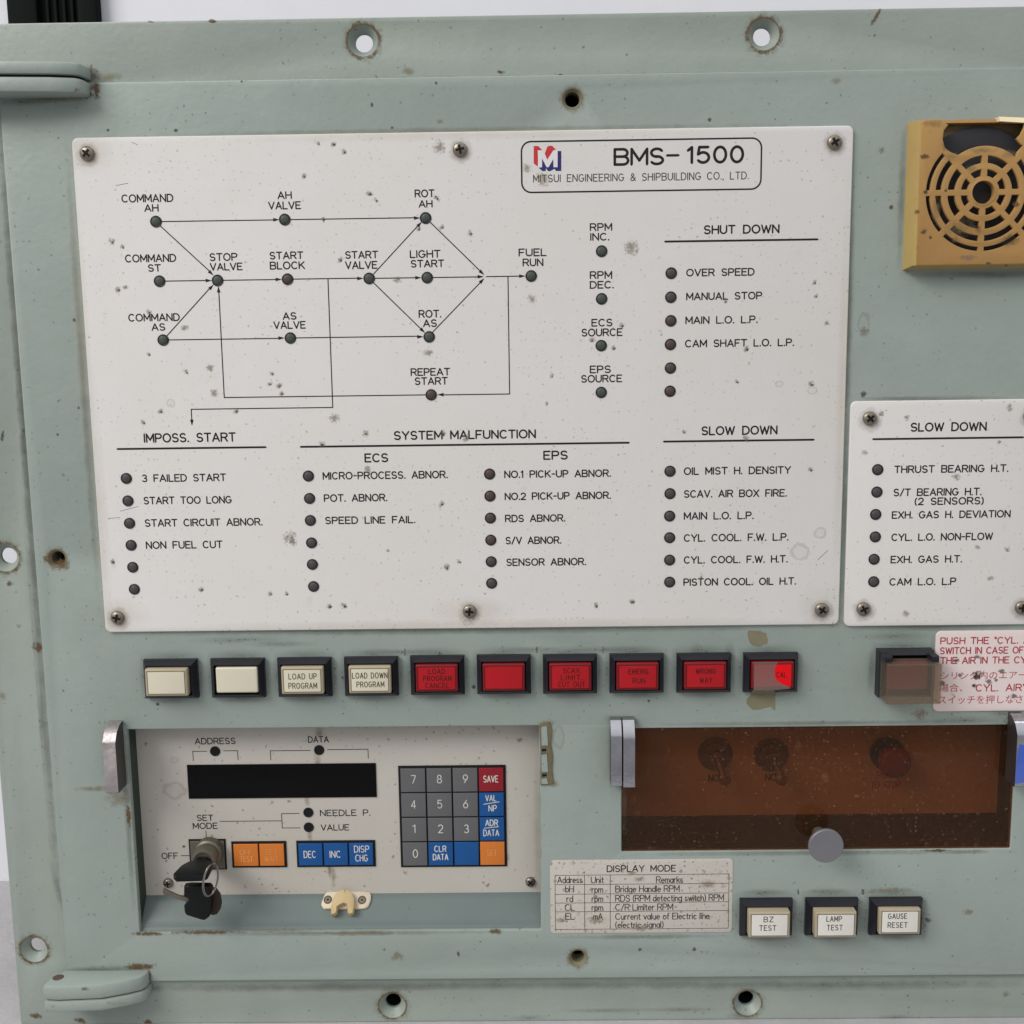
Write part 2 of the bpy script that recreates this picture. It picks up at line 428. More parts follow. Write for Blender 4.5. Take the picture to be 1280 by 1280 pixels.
M['cone'] = paint('speaker_cone', '#2e2d31', .6, .08, ('#3b3a39', .4), [(160, .3, .03, .1, '#77736b', .5)])
M['chip'] = paint('broken_plastic', '#d8c9a6', .6, .05)
M['steel'] = paint('screw_steel', '#857c70', .38, .25, metal=.8)
M['steel_dull'] = paint('dull_steel', '#6f6a5e', .5, .25, metal=.7, specks=[(220, .6, .05, .2, '#2f2a24', .7)])
M['chrome'] = paint('scuffed_chrome', '#aeaeb4', .14, .28, metal=1.0, specks=[(170, .55, .04, .17, '#3f3c3c', .8)], bump=.1)
M['chrome_pitted'] = paint('pitted_chrome', '#a8a0a1', .46, .35, metal=.9, specks=[(170, .7, .05, .2, '#5a5050', .8), (420, .6, .08, .25, '#6a6060', .7)], bump=.5)
M['chrome_side'] = paint('dull_chrome', '#5b5654', .4, .2, metal=.8)
M['alu'] = paint('brushed_aluminium', '#77767a', .5, .05, metal=.4, bump=.12)
M['blue_film'] = paint('blue_protective_film', '#3d58b4', .4, .12, ('#5f6f9f', .6))
M['key_grey'] = paint('grey_key', '#5c5c5e', .45, .05)
M['key_blue'] = paint('blue_key', '#134b86', .4, .05)
M['key_red'] = paint('red_key', '#841926', .4, .05)
M['key_orange'] = paint('orange_key', '#c26f2c', .4, .05)
M['plastic_key'] = paint('black_key_grip', '#0e1011', .4, .1, spec=.2)
M['leather'] = paint('brown_tag', '#33281f', .6, .1)
M['ivory'] = paint('ivory_clip_plastic', '#c6bba8', .45, .04, ('#c9ae80', .6), [(260, .4, .05, .2, '#a07840', .5)])
M['tan_clip'] = paint('yellowed_clip_plastic', '#bda982', .45, .08, ('#a5814c', .7), [(260, .6, .05, .2, '#7d5a2c', .6)])
M['wall'] = paint('white_wall_paint', '#dcdce2', .7, .015)
M['table'] = paint('pale_grey_cloth', '#a5a3a5', .9, .06, bump=.5)
M['cabinet'] = paint('dark_green_black_steel', '#0e1312', .6, .15, spec=.05)
M['cabinet_black'] = paint('black_recess_steel', '#08090a', .6, .1, spec=.05)
M['acrylic'] = glaze('brown_smoked_acrylic', (0.705, 0.51, 0.355), (0.15, 0.092, 0.058), .085, .014, dust=[(120, .5, .04, .11, .24), (300, .8, .06, .18, .22), (60, .35, .04, .12, .15), (480, .8, .08, .25, .22)])
M['guard'] = glaze('smoky_clear_plastic', (0.87, 0.81, 0.74), (0.30, 0.25, 0.20), .16, .02, rough=.25)
M['rust'] = stain('rust_stain', '#5f4626', .75, 520, 2.0, 1.7)
M['rust_soft'] = stain('soft_rust_stain', '#84724e', .42, 380, 1.8, 1.1)
M['grime'] = stain('grime_smudge', '#3c3c33', .62, 1300, 1.0, 1.0, grit=True)
M['dirt'] = stain('dark_dirt_spot', '#332d24', .55, 900, 2.2, 2.4)
M['spot'] = stain('brown_stain_spot', '#857663', .5, 900, 2.4, 1.6)
M['yellowing'] = stain('yellowed_edge', '#c0b08f', .2, 60, .7, .9)
M['ring'] = stain('water_mark_ring', '#85806f', .15, 260, .9, 7.0, hollow=.8)
M['seam'] = stain('seam_shade_and_dirt', '#5a584c', .42, 160, .9, .8)  # soft edge shade painted together with settled dirt
M['halo'] = stain('screw_halo', '#8d8172', .6, 260, .8, 1.1)

# ------------------------------------------------------------------ single-stroke lettering
def arc(cx, cy, rx, ry, a0, a1):
    n = max(3, int(abs(a1 - a0) / 18))
    return [(cx + rx * math.cos(math.radians(a0 + (a1 - a0) * k / n)), cy + ry * math.sin(math.radians(a0 + (a1 - a0) * k / n))) for k in range(n + 1)]
def g(width, spec):
    out = []
    for st in spec.split(';'):
        pts = []
        for t in st.split():
            if t[0] == '@': pts += arc(*[float(q) for q in t[1:].split(',')])
            else: pts.append(tuple(float(q) for q in t.split(',')))
        out.append(pts)
    return (width, out)
G = {
'A': g(.84, '0,0 .42,1 .84,0;.13,.32 .71,.32'),
'B': g(.76, '0,0 0,1 .47,1 @.47,.76,.25,.24,90,-90 0,.52;.47,.52 @.49,.26,.27,.26,90,-90 0,0'),
'C': g(.82, '@.43,.5,.43,.5,48,312'),
'D': g(.80, '0,0 0,1 .34,1 @.34,.5,.46,.5,90,-90 0,0'),
'E': g(.68, '.68,1 0,1 0,0 .68,0;0,.52 .56,.52'),
'F': g(.66, '.66,1 0,1 0,0;0,.5 .54,.5'),
'G': g(.86, '@.43,.5,.43,.5,48,330 .86,.46 .52,.46'),
'H': g(.76, '0,0 0,1;.76,0 .76,1;0,.52 .76,.52'),
'I': g(.02, '0,0 0,1'),
'J': g(.55, '.55,1 .55,.28 @.28,.28,.27,.28,0,-180'),
'K': g(.76, '0,0 0,1;.72,1 0,.38;.26,.6 .76,0'),
'L': g(.62, '0,1 0,0 .62,0'),
'M': g(.88, '0,0 0,1 .44,.25 .88,1 .88,0'),
'N': g(.76, '0,0 0,1 .76,0 .76,1'),
'O': g(.92, '@.46,.5,.46,.5,90,450'),
'P': g(.72, '0,0 0,1 .44,1 @.44,.73,.28,.27,90,-90 0,.46'),
'Q': g(.92, '@.46,.5,.46,.5,90,450;.56,.26 .86,-.04'),
'R': g(.76, '0,0 0,1 .46,1 @.46,.74,.28,.26,90,-90 0,.48;.42,.48 .76,0'),
'S': g(.72, '@.36,.74,.32,.26,30,270 @.36,.25,.34,.25,90,-150'),
'T': g(.76, '0,1 .76,1;.38,1 .38,0'),
'U': g(.76, '0,1 0,.36 @.38,.36,.38,.36,180,360 .76,1'),
'V': g(.82, '0,1 .41,0 .82,1'),
'W': g(1.1, '0,1 .28,0 .55,.9 .82,0 1.1,1'),
'X': g(.78, '0,0 .78,1;0,1 .78,0'),
'Y': g(.80, '0,1 .4,.46 .8,1;.4,.46 .4,0'),
'Z': g(.74, '0,1 .74,1 0,0 .74,0'),
'0': g(.66, '@.33,.5,.33,.5,90,450'),
'1': g(.24, '0,.8 .22,1 .22,0'),
'2': g(.66, '@.33,.7,.32,.3,165,-35 0,0 .66,0'),
'3': g(.66, '@.32,.75,.28,.25,150,-90 @.32,.26,.33,.26,90,-150'),
'4': g(.70, '.52,0 .52,1 0,.28 .7,.28'),
'5': g(.66, '.6,1 .1,1 .04,.54 @.32,.33,.33,.33,125,-145'),
'6': g(.66, '@.33,.32,.32,.32,90,450;.5,1 .06,.46'),
'7': g(.62, '0,1 .62,1 .2,0'),
'8': g(.66, '@.33,.75,.27,.25,-90,270 @.33,.25,.33,.25,90,450'),
'9': g(.66, '@.33,.68,.32,.32,90,450;.16,0 .6,.54'),
'.': g(.06, '.03,.03'),
',': g(.08, '.06,.06 0,-.14'),
'-': g(.42, '0,.47 .42,.47'),
'_': g(.6, '0,.5 .6,.5'),
'/': g(.5, '0,-.05 .5,1.05'),
'(': g(.2, '@.5,.45,.5,.72,130,230'),
')': g(.2, '@-.3,.45,.5,.72,50,-50'),
'"': g(.22, '0,1.02 .06,.78;.18,1.02 .24,.78'),
'&': g(.84, '.84,0 .2,.7 @.36,.8,.2,.2,210,-30 .1,.36 @.32,.24,.28,.24,150,320 .8,.46'),
'a': g(.52, '@.25,.31,.25,.31,30,390;.52,.64 .52,0'),
'b': g(.54, '0,1 0,0;@.28,.31,.26,.31,-150,210'),
'c': g(.48, '@.27,.31,.27,.31,50,310'),
'd': g(.54, '.54,1 .54,0;@.26,.31,.26,.31,30,390'),
'e': g(.52, '0,.34 .52,.34 @.26,.31,.26,.31,5,310'),
'f': g(.32, '.36,1 @.24,.84,.12,.16,90,180 .12,0;0,.62 .32,.62'),
'g': g(.54, '@.26,.31,.26,.31,30,390;.54,.64 .54,-.1 @.27,-.1,.27,.2,0,-150'),
'h': g(.48, '0,1 0,0;0,.38 @.24,.38,.24,.25,180,0 .48,0'),
'i': g(.04, '0,.62 0,0;0,.88'),
'k': g(.48, '0,1 0,0;.44,.64 0,.26;.18,.4 .48,0'),
'l': g(.04, '0,1 0,0'),
'm': g(.78, '0,.64 0,0;0,.4 @.2,.4,.19,.23,180,0 .39,0;.39,.4 @.585,.4,.195,.23,180,0 .78,0'),
'n': g(.48, '0,.64 0,0;0,.38 @.24,.38,.24,.25,180,0 .48,0'),
'o': g(.54, '@.27,.31,.27,.31,90,450'),
'p': g(.54, '0,.64 0,-.26;@.28,.31,.26,.31,-150,210'),
'r': g(.32, '0,.64 0,0;0,.36 @.24,.36,.24,.26,180,70'),
's': g(.44, '@.22,.46,.19,.16,40,270 @.22,.15,.21,.15,90,-150'),
't': g(.34, '.14,.9 .14,.14 @.28,.14,.14,.13,180,290;0,.62 .32,.62'),
'u': g(.48, '0,.62 0,.24 @.24,.24,.24,.23,180,360;.48,.62 .48,0'),
'v': g(.48, '0,.62 .24,0 .48,.62'),
'w': g(.70, '0,.62 .17,0 .35,.56 .53,0 .7,.62'),
}
def text(mb, s, x0, x1, yc, hp, m, h, wt=1.35, gap=.26, space=.85, slant=0.0, lower=False):
    """lettering fitted between photo columns x0 and x1, centred on photo row yc, capital height hp pixels, stroke wt pixels"""
    X0 = at(x0, yc, h)[0]; X1 = at(x1, yc, h)[0]; xm = (x0 + x1) / 2
    Zc = at(xm, yc, h)[1]; H = at(xm, yc - hp / 2, h)[1] - at(xm, yc + hp / 2, h)[1]; wd = 1.18 * wt * mmpx(yc, h)
    cur = 0.0; items = []
    for ch in s:
        if ch == ' ': cur += space; continue
        wdt, st = G[ch]; items.append((cur, st)); cur += wdt + gap
    tot = max(cur - gap, 0.05); k = (X1 - X0) / tot if tot > .1 else H
    i = 0
    for off, st in items:
        for pts in st:
            i += 1
            P = [(X0 + (off + a + slant * b) * k, Zc + (b - .5) * H) for a, b in pts]
            cl = len(P) > 8 and math.hypot(P[0][0] - P[-1][0], P[0][1] - P[-1][1]) < 1e-3
            mb.ribbon(P, wd, h + 0.02 + 0.002 * (i % 5), m, closed=cl)
def line(mb, pts, wpx, m, h, snap=0.9, lift=0.03, closed=False):
    P = [list(at(x, y, h)) for x, y in pts]
    for i in range(len(P) - 1):
        for c in (0, 1):
            if abs(P[i][c] - P[i + 1][c]) < snap: P[i + 1][c] = P[i][c]
    mb.ribbon([tuple(p) for p in P], wpx * mmpx(pts[0][1], h), h + lift, m, closed=closed)
def arrow(mb, a, b, m, h, ln=8.0, wpx=4.6):
    """arrow head whose tip is at photo point b, pointing from a to b"""
    A = at(*a, h); B = at(*b, h); k = mmpx(b[1], h)
    d = (B[0] - A[0], B[1] - A[1]); l = math.hypot(*d); d = (d[0] / l, d[1] / l); n = (-d[1], d[0])
    q = (B[0] - d[0] * ln * k, B[1] - d[1] * ln * k)
    mb.poly([(B[0], B[1]), (q[0] + n[0] * wpx / 2 * k, q[1] + n[1] * wpx / 2 * k), (q[0] - n[0] * wpx / 2 * k, q[1] - n[1] * wpx / 2 * k)], h + .045, m)

# ================================================================== SETTING
FR = -3.0; FB = -7.5                         # front and back of the outer frame
zbot = at(640, 1276.5, FR)[1]
ztop = at(640, 18.5, FR)[1]
xl = at(13.5, 1130, FR)[0]
xr = at(1470, 640, FR)[0]
def structure(name, mb, **k):
    o = mb.build(name, **k); o['kind'] = 'structure'; return o
mb = MB(); i = [mb.v(-2500, zbot - 1200, -152), mb.v(2500, zbot - 1200, -152), mb.v(2500, 1500, -152), mb.v(-2500, 1500, -152)]; mb.face(i, M['wall'])
structure('wall', mb, smooth=0)
mb = MB(); i = [mb.v(-2500, zbot, -151.8), mb.v(2500, zbot, -151.8), mb.v(2500, zbot, 350), mb.v(-2500, zbot, 350)]; mb.face(i, M['table'])
structure('table_surface', mb, smooth=0)
# the dark steel cabinet behind the upper left corner
HC = -144
def cabx(px): return at(px, 14, HC)[0]
cab = empty('steel_cabinet', Vector((cabx(60), 130, zbot)), 'dark green-black steel cabinet standing behind the upper left corner of the panel', 'cabinet')
zc0, zc1 = zbot, 330
mb = MB(); mb.box(cabx(46), cabx(96), zc0, zc1, -151, -148, M['cabinet_black']); mb.build('recess_panel', cab)
mb = MB(); mb.box(cabx(8), cabx(46), zc0, zc1, -151, HC, M['cabinet'], bev=1.5); mb.build('door_stile', cab)
mb = MB(); mb.box(cabx(96), cabx(121), zc0, zc1, -151, HC, M['cabinet'], bev=1.5); mb.build('door_stile', cab)
for px in (57, 67, 78, 88):
    mb = MB(); mb.box(cabx(px) - .8, cabx(px) + .8, zc0, zc1, -148, -146.5, M['cabinet'], bev=.4); mb.build('rib', cab)

# ================================================================== CONTROL PANEL
panel = empty('control_panel', Vector(((xl + xr) / 2, 3, zbot)), 'weathered sea-green ship engine control panel with white indicator plate, red and cream buttons', 'control panel')
# ---- door extents
dxl = at(42.5, 685, 0)[0]; dzt = at(640, 94.5, 0)[1]; dzb = at(640, 1223.5, 0)[1]; dxr = at(1405, 640, 0)[0]

# ---- outer frame
HOLES = [(453.5, 51, 0), (955, 43, 0), (6, 697, 0), (42.5, 1187, 0), (490.5, 1257, 1), (934.5, 1254, 1)]
mb = MB(); HR = 6.7; hr = 3.7
hl = [circ(*at(px, py, FR), HR, 32) for px, py, _ in HOLES]
inner = [(dxl + 6, dzb + 6), (dxr - 6, dzb + 6), (dxr - 6, dzt - 6), (dxl + 6, dzt - 6)]
mb.plate([(xl, zbot), (xr, zbot), (xr, ztop), (xl, ztop)], FB, FR, M['green_frame'], holes=hl + [inner], bev=.5)
for px, py, dark in HOLES:
    c = at(px, py, FR)
    mb.lathe(*c, [(HR - .02, FR - .4), (HR - 1.0, FR - 1.6), (hr + .25, FR - 4.2), (hr, FR - 4.35), (hr, FB - 1.5)], M['green_frame'], n=32, cap1=False)
for px, py, dark in HOLES:
    mb.ringdecal(px, py, HR - .35, HR + (1.5 if not dark else .9), M['rust'], FR)
    mb.ringdecal(px, py, HR - .3, HR + 3.2, M['rust_soft'], FR, .03)
for px, py, rx, ry, mt in [(1095, 21, 14, 3, 'rust'), (112, 92, 16, 12, 'rust'), (135, 97, 22, 7, 'rust_soft'), (265, 26, 7, 3, 'rust'), (12, 730, 6, 5, 'rust'),
        (24, 783, 5, 4, 'rust_soft'), (48, 809, 9, 8, 'rust'), (3, 870, 6, 7, 'rust_soft'), (45, 1270, 10, 5, 'rust'), (100, 1276, 9, 5, 'rust'), (185, 1278, 8, 5, 'rust'),
        (1258, 1243, 7, 5, 'rust_soft'), (660, 1272, 26, 4, 'grime'), (760, 1263, 70, 4, 'grime'), (850, 1262, 50, 4, 'grime'), (925, 1270, 20, 6, 'grime'), (1120, 1272, 28, 5, 'grime'),
        (510, 89, 9, 7, 'rust_soft'), (625, 90, 5, 3, 'rust'), (30, 540, 5, 26, 'grime'), (52, 900, 5, 40, 'grime'), (75, 1120, 5, 60, 'grime'), (190, 1236, 12, 8, 'grime'),
        (3, 545, 3, 9, 'dirt'), (188, 27, 6, 2, 'rust'), (700, 94, 6, 2, 'dirt')]:
    mb.decal(px, py, rx * (.8 if mt == 'dirt' else 1), ry, M[mt], FR, rot=(1.05 if (px, py) == (1095, 21) else random.uniform(-.3, .3) if rx < 12 else 0))
for px, py, rx, ry in [(37, 640, 7, 560), (28, 500, 9, 420), (50, 850, 7, 380), (660, 97, 620, 4), (700, 1231, 620, 8), (400, 1234, 300, 8), (1050, 1232, 300, 8)]: mb.decal(px, py, rx, ry, M['seam'], FR, lift=.02)  # painted shade and dirt on the frame beside the door edge
mb.build('frame', panel)

# ---- enclosure behind the door
mb = MB(); ex0, ex1, ez0, ez1 = dxl + 8, dxr - 8, zbot + 1.5, dzt - 4
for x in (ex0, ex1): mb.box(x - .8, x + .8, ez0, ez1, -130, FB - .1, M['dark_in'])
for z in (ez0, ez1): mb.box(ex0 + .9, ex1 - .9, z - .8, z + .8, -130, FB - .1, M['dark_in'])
mb.box(ex0 + .9, ex1 - .9, ez0 + .9, ez1 - .9, -130, -128.5, M['black_deep'])
mb.box(ex0 + .9, ex1 - .9, ez0 + .9, dzb + 5, -40, -38.5, M['black_deep'])
mb.build('enclosure', panel)

# ---- door with its openings
LO = (at(166.5, 1040, 0)[0], at(675, 1040, 0)[0], at(420, 1164, 0)[1], at(420, 909.5, 0)[1])     # left opening
RO = (at(777, 1020, 0)[0], at(1266, 1000, 0)[0], at(1020, 1062.5, 0)[1], at(1020, 908.5, 0)[1])  # right opening
DH = [(715.5, 123.5), (71, 698.5), (722.5, 1197.5)]
mb = MB()
mb.plate([(dxl, dzb), (dxr, dzb), (dxr, dzt), (dxl, dzt)], -2.9, 0, M['green'],
         holes=[rrect(*LO, .6, 3), rrect(*RO, .6, 3)] + [circ(*at(px, py), 4.3, 24) for px, py in DH], bev=.55)
for px, py in DH:
    mb.lathe(*at(px, py), [(4.28, -.35), (4.2, -.5), (3.4, -1.5), (3.1, -1.7), (3.0, -9)], M['tape'], n=24, cap1=False)
for px, py in DH:
    mb.ringdecal(px, py, 4.0, 6.6, M['rust_soft'], 0); mb.ringdecal(px, py, 4.0, 5.4, M['spot'], 0, .045)
for px, py, rx, ry, mt in [
        (60, 699, 7, 7, 'rust'), (78, 705, 11, 9, 'rust'), (120, 112, 8, 14, 'rust'), (60, 124, 60, 4, 'rust_soft'), (30, 128, 40, 6, 'grime'), (112, 118, 7, 5, 'rust'),
        (150, 1210, 45, 5, 'grime'), (175, 1208, 26, 6, 'rust'), (186, 1220, 6, 10, 'rust'), (110, 1212, 35, 4, 'grime'),
        (185, 1167, 24, 4, 'rust'), (260, 1165, 60, 3.5, 'rust'), (350, 1163, 60, 3, 'rust_soft'), (620, 1164, 10, 5, 'rust'), (450, 1166, 60, 5, 'rust_soft'),
        (118, 986, 34, 5, 'rust_soft'), (150, 998, 22, 14, 'rust_soft'), (161, 1020, 4, 18, 'rust'), (150, 905, 18, 5, 'grime'),
        (687, 905, 14, 6, 'rust_soft'), (694, 940, 8, 42, 'spot'), (698, 922, 9, 18, 'ring'), (692, 980, 9, 6, 'rust_soft'),
        (768, 898, 16, 6, 'grime'), (762, 945, 5, 36, 'spot'), (790, 902, 14, 5, 'rust_soft'), (1268, 900, 16, 8, 'rust'), (1250, 892, 16, 6, 'grime'),
        (1205, 1065, 40, 4, 'rust_soft'), (1170, 1063, 20, 2.5, 'rust'),
        (870, 820, 9, 22, 'grime'), (912, 818, 8, 20, 'grime'), (1120, 795, 50, 7, 'grime'), (1088, 840, 5, 30, 'grime'), (1150, 893, 12, 10, 'spot'),
        (1110, 1113, 40, 5, 'rust_soft'), (1030, 1114, 34, 4, 'grime'), (955, 1115, 30, 4, 'grime'), (1160, 1150, 5, 4, 'dirt'), (1155, 1155, 7, 30, 'grime'),
        (800, 1187, 3, 3, 'dirt'), (868, 1186.5, 3.2, 3.2, 'dirt'), (1080, 405, 9, 18, 'ring'), (1080, 414, 8, 7, 'spot'), (1102, 188, 6, 5, 'spot'), (1114, 259, 4, 3.5, 'rust'),
        (1047, 101, 9, 5, 'rust_soft'), (1250, 345, 60, 6, 'grime'), (1129, 300, 3.5, 30, 'spot'), (1079, 493, 6, 5, 'dirt'), (1120, 498, 50, 3, 'grime'),
        (93, 400, 2.5, 3, 'rust'), (92, 400, 2, 60, 'spot'), (108, 560, 2.5, 70, 'spot'), (124, 720, 2.5, 60, 'spot'), (400, 168, 80, 2, 'spot'), (240, 169, 50, 2.5, 'spot'),
        (590, 793, 120, 3, 'spot'), (300, 800, 70, 6, 'grime'), (350, 805, 50, 5, 'grime'), (500, 815, 60, 5, 'grime'), (665, 812, 40, 5, 'grime'), (760, 812, 60, 5, 'grime'),
        (592, 858, 3, 4, 'dirt'), (811, 876, 2.5, 2.5, 'dirt'), (428, 847, 2, 2, 'dirt'), (197, 880, 2.6, 2.6, 'dirt'), (583, 845, 7, 20, 'spot'), (418, 840, 7, 20, 'spot'),
        (1205, 900, 50, 6, 'grime'), (130, 1190, 40, 8, 'spot'), (496, 1195, 10, 8, 'spot'), (573, 1192, 2, 5, 'dirt'), (1180, 1170, 20, 10, 'spot'), (1210, 1140, 8, 5, 'spot'),
        (302, 102, 2, 2, 'dirt'), (887, 150, 3, 3, 'dirt'), (490, 160, 3, 2.5, 'dirt'), (220, 163, 3, 2.5, 'dirt'), (135, 163, 2.5, 2, 'dirt'), (465, 131, 2, 4, 'dirt'), (550, 152, 5, 3.5, 'spot'),
        (545, 104, 2.5, 2.5, 'dirt'), (29, 539, 2.2, 4, 'dirt'), (98, 510, 2.2, 2.2, 'dirt'), (72, 543, 2, 2, 'dirt'), (302, 1128, 2, 2, 'dirt')]:
    mb.decal(px, py, rx, ry, M[mt], 0)
for x_, y_ in list(zip([215.5, 299, 382, 465, 547.3, 630, 712.3, 795.2, 878.8, 962], [847, 846, 845, 844, 842.5, 841.5, 841, 840.3, 839.6, 839])) + [(956.5, 1144.3), (1038, 1143.6), (1118, 1143.2), (1128, 834)]:
    mb.decal(x_, y_ - 26, 42, 9, M['grime'], 0, lift=.03); mb.decal(x_ + 36, y_, 7, 34, M['grime'], 0, lift=.032); mb.decal(x_ - 36, y_, 6, 34, M['grime'], 0, lift=.034); mb.decal(x_ + 4, y_ + 27, 36, 7, M['seam'], 0, lift=.028)  # grime round the buttons; the strip below also paints their slight shadow
for px, py, rx, ry in [(590, 788, 480, 6), (1170, 784, 110, 6), (104, 480, 6, 320), (580, 163, 480, 5), (1060, 420, 6, 260), (1170, 499, 110, 5), (1056, 650, 6, 140), (420, 1166, 260, 5), (672, 1040, 6, 120), (161, 1040, 5, 120), (780, 985, 5, 80), (1020, 1066, 250, 5), (1020, 904, 250, 4), (800, 1171, 120, 4), (765, 945, 7, 44), (1165, 840, 6, 50), (1228, 342, 110, 6), (1127, 245, 6, 95), (150, 950, 26, 50), (130, 1214, 60, 9), (60, 122, 60, 8)]:
    mb.decal(px, py, rx, ry, M['seam'], 0, lift=.02)  # painted contact shade with dirt along plates, openings, hinges and speaker
# torn tape left on the door
def pxs(lst, ox, oy, k, h): return [at(ox + a / k, oy + b / k, h) for a, b in lst]
mb.plate(pxs([(375, 90), (420, 86), (540, 92), (560, 108), (612, 122), (622, 170), (636, 200), (630, 262), (580, 270), (540, 300), (480, 292), (430, 283), (392, 240), (378, 190), (366, 150)], 900, 780, 10.66, 0), 0, .12, M['tape'])
mb.plate(pxs([(430, 930), (520, 940), (640, 965), (735, 950), (735, 1150), (712, 1140), (672, 1098), (600, 1118), (520, 1140), (430, 1140), (380, 1090), (355, 1050), (362, 990)], 900, 780, 10.66, 0), 0, .12, M['tape'])
# glue strip and empty screw holes where the catch of the left cover was
mb.plate([at(x, y) for x, y in ((673.5, 905), (680, 902.5), (687, 902), (690, 912), (688.5, 930), (691, 945), (690, 962), (692, 978), (686, 981), (675.6, 981), (675.6, 940))], 0, .7, M['glue'], bev=.25)
for ya, yb in ((908, 931), (943, 964), (973, 979)): mb.plate([at(x, y) for x, y in ((676.5, ya), (683.5, ya - 1), (685, yb), (677, yb))], .7, .95, M['green'])
for px, py in ((680, 937), (680.5, 968.5)):
    mb.plate([at(px + a, py + b) for a, b in ((-3, -1.6), (2.5, -1.8), (3, 1), (-2.6, 1.6))], .7, .76, M['black_deep'])
mb.build('door', panel)

# ---- hinges : two tapering cast leaves each
def hinge(name, prof, zs, pin=None, decals=(), label=None):
    mb = MB(); mb.prism(prof, zs[0], zs[1], M['green'], bev=1.0)
    o = mb.build(name, panel, label); return o
def hx(px, py, h): return at(px, py, h)[0]
P = [(hx(85, 1225, 0), -2.8), (hx(66, 1230, 5), 4), (hx(54, 1236, 12), 11), (hx(54, 1236, 13), 13.0), (hx(72, 1240, 13.4), 13.6), (hx(125, 1240, 12.5), 12.4), (hx(158, 1236, 9), 8.6), (hx(176, 1232, 6), 5.8), (hx(184, 1228, 2.5), 3), (hx(187, 1226, 0), .2), (hx(187, 1226, 0), -2.8)]
zt = at(110, 1213.5, 0)[1]; zg = at(60, 1251, 13)[1]; zl = at(60, 1265.5, 13)[1]
lower_hinge = MB(); lower_hinge.prism(P, zg + .25, zt, M['green'], bev=1.1)
hz = []
lower_hinge.decal(105, 1236, 6, 3, M['rust'], 13.2)
o1 = lower_hinge.build('hinge_leaf', panel)
mb = MB(); c = (hx(72.5, 1225, 6), 5.6)
n = 18; ring = [mb.v(c[0] + 2.6 * math.cos(2 * math.pi * k / n), zt + .06, c[1] + 2.6 * math.sin(2 * math.pi * k / n)) for k in range(n)]
mb.face(ring, M['groove']); mb.build('hinge_pin', o1)
mb = MB(); mb.prism(P, zl, zg - .25, M['green'], bev=1.1); mb.decal(70, 1258, 9, 3, M['rust_soft'], 13.4); mb.decal(145, 1254, 22, 3, M['rust_soft'], 11.5); mb.build('hinge_leaf', panel)
mb = MB(); mb.prism(inset(P[::-1] if area2(P) < 0 else P, 1.2), zg - .25, zg + .25, M['groove']); mb.build('hinge_washer', panel)
P2 = [(hx(-60, 92, 0), -2.8), (hx(-75, 92, 8), 9), (hx(-60, 92, 14), 14), (hx(0, 90, 14), 14.0), (hx(60, 90, 12), 12), (hx(92, 90, 9.5), 9.6), (hx(101, 92, 7.5), 7.4), (hx(107, 94, 4), 3.6), (hx(111, 96, 0), .4), (hx(111, 96, 0), -2.8)]
za = at(50, 75.5, 13)[1]; zb = at(50, 93.5, 13)[1]; zc_ = at(50, 114.5, 13)[1]
mb = MB(); mb.prism(P2, zb + .5, za, M['green'], bev=1.1); mb.build('hinge_leaf', panel)
mb = MB(); mb.prism(P2, zc_, zb - .5, M['green'], bev=1.1); mb.decal(94, 112, 8, 3, M['rust'], 9.5); mb.build('hinge_leaf', panel)
mb = MB(); mb.prism(inset(P2[::-1] if area2(P2) < 0 else P2, 1.6), zb - .5, zb + .5, M['black_deep']); mb.build('hinge_washer', panel)

# ---- white indicator plates
PH = 1.5
def screw(px, py, h, parent, r=3.05, lab=None, rot=None):
    mb = MB(); c = at(px, py, h)
    prof = [(r, h + .02), (r, h + .5), (r * .93, h + .95), (r * .75, h + 1.35), (r * .45, h + 1.6), (r * .1, h + 1.7)]
    mb.lathe(*c, prof, M['steel'], n=22)
    a0 = random.uniform(0, 1.5) if rot is None else rot
    for k in range(2):
        a = a0 + k * math.pi / 2; d = (math.cos(a), math.sin(a)); q = (-d[1], d[0]); L = r * .62; W = r * .17
        pts = [(c[0] + d[0] * s1 * L + q[0] * s2 * W, c[1] + d[1] * s1 * L + q[1] * s2 * W) for s1, s2 in ((-1, -1), (1, -1), (1, 1), (-1, 1))]
        mb.poly(pts, h + 1.72 + .01 * k, M['black_deep'])
    mb.poly(circ(c[0], c[1], r * .3, 10), h + 1.745, M['black_deep'])
    return mb.build('screw', parent, lab)

def corner(px, py): return at(px, py, PH)
x0 = (corner(90, 172)[0] + corner(131, 791)[0]) / 2; x1 = (corner(1065.5, 157)[0] + corner(1050, 780)[0]) / 2
z1 = (corner(90, 172)[1] + corner(1065, 157)[1]) / 2; z0 = (corner(131, 791)[1] + corner(1050, 780)[1]) / 2
mb = MB(); mb.plate(rrect(x0, x1, z0, z1, 2.6), .02, PH, M['white'], bev=.45)
for px, py, rx, ry in [(102, 420, 13, 260), (125, 650, 12, 200), (110, 190, 40, 30), (1052, 500, 9, 280), (560, 168, 420, 9), (600, 780, 440, 8), (1030, 760, 40, 34), (150, 770, 40, 30), (590, 765, 60, 22)]:
    mb.decal(px, py, rx, ry, M['yellowing'], PH, lift=.012)
PS = [(109, 192), (575, 187), (1043, 178), (147, 772), (587, 764), (1027, 762)]
for px, py in PS: mb.decal(px + 1, py + 2, 17, 17, M['halo'], PH)
random.seed(11)
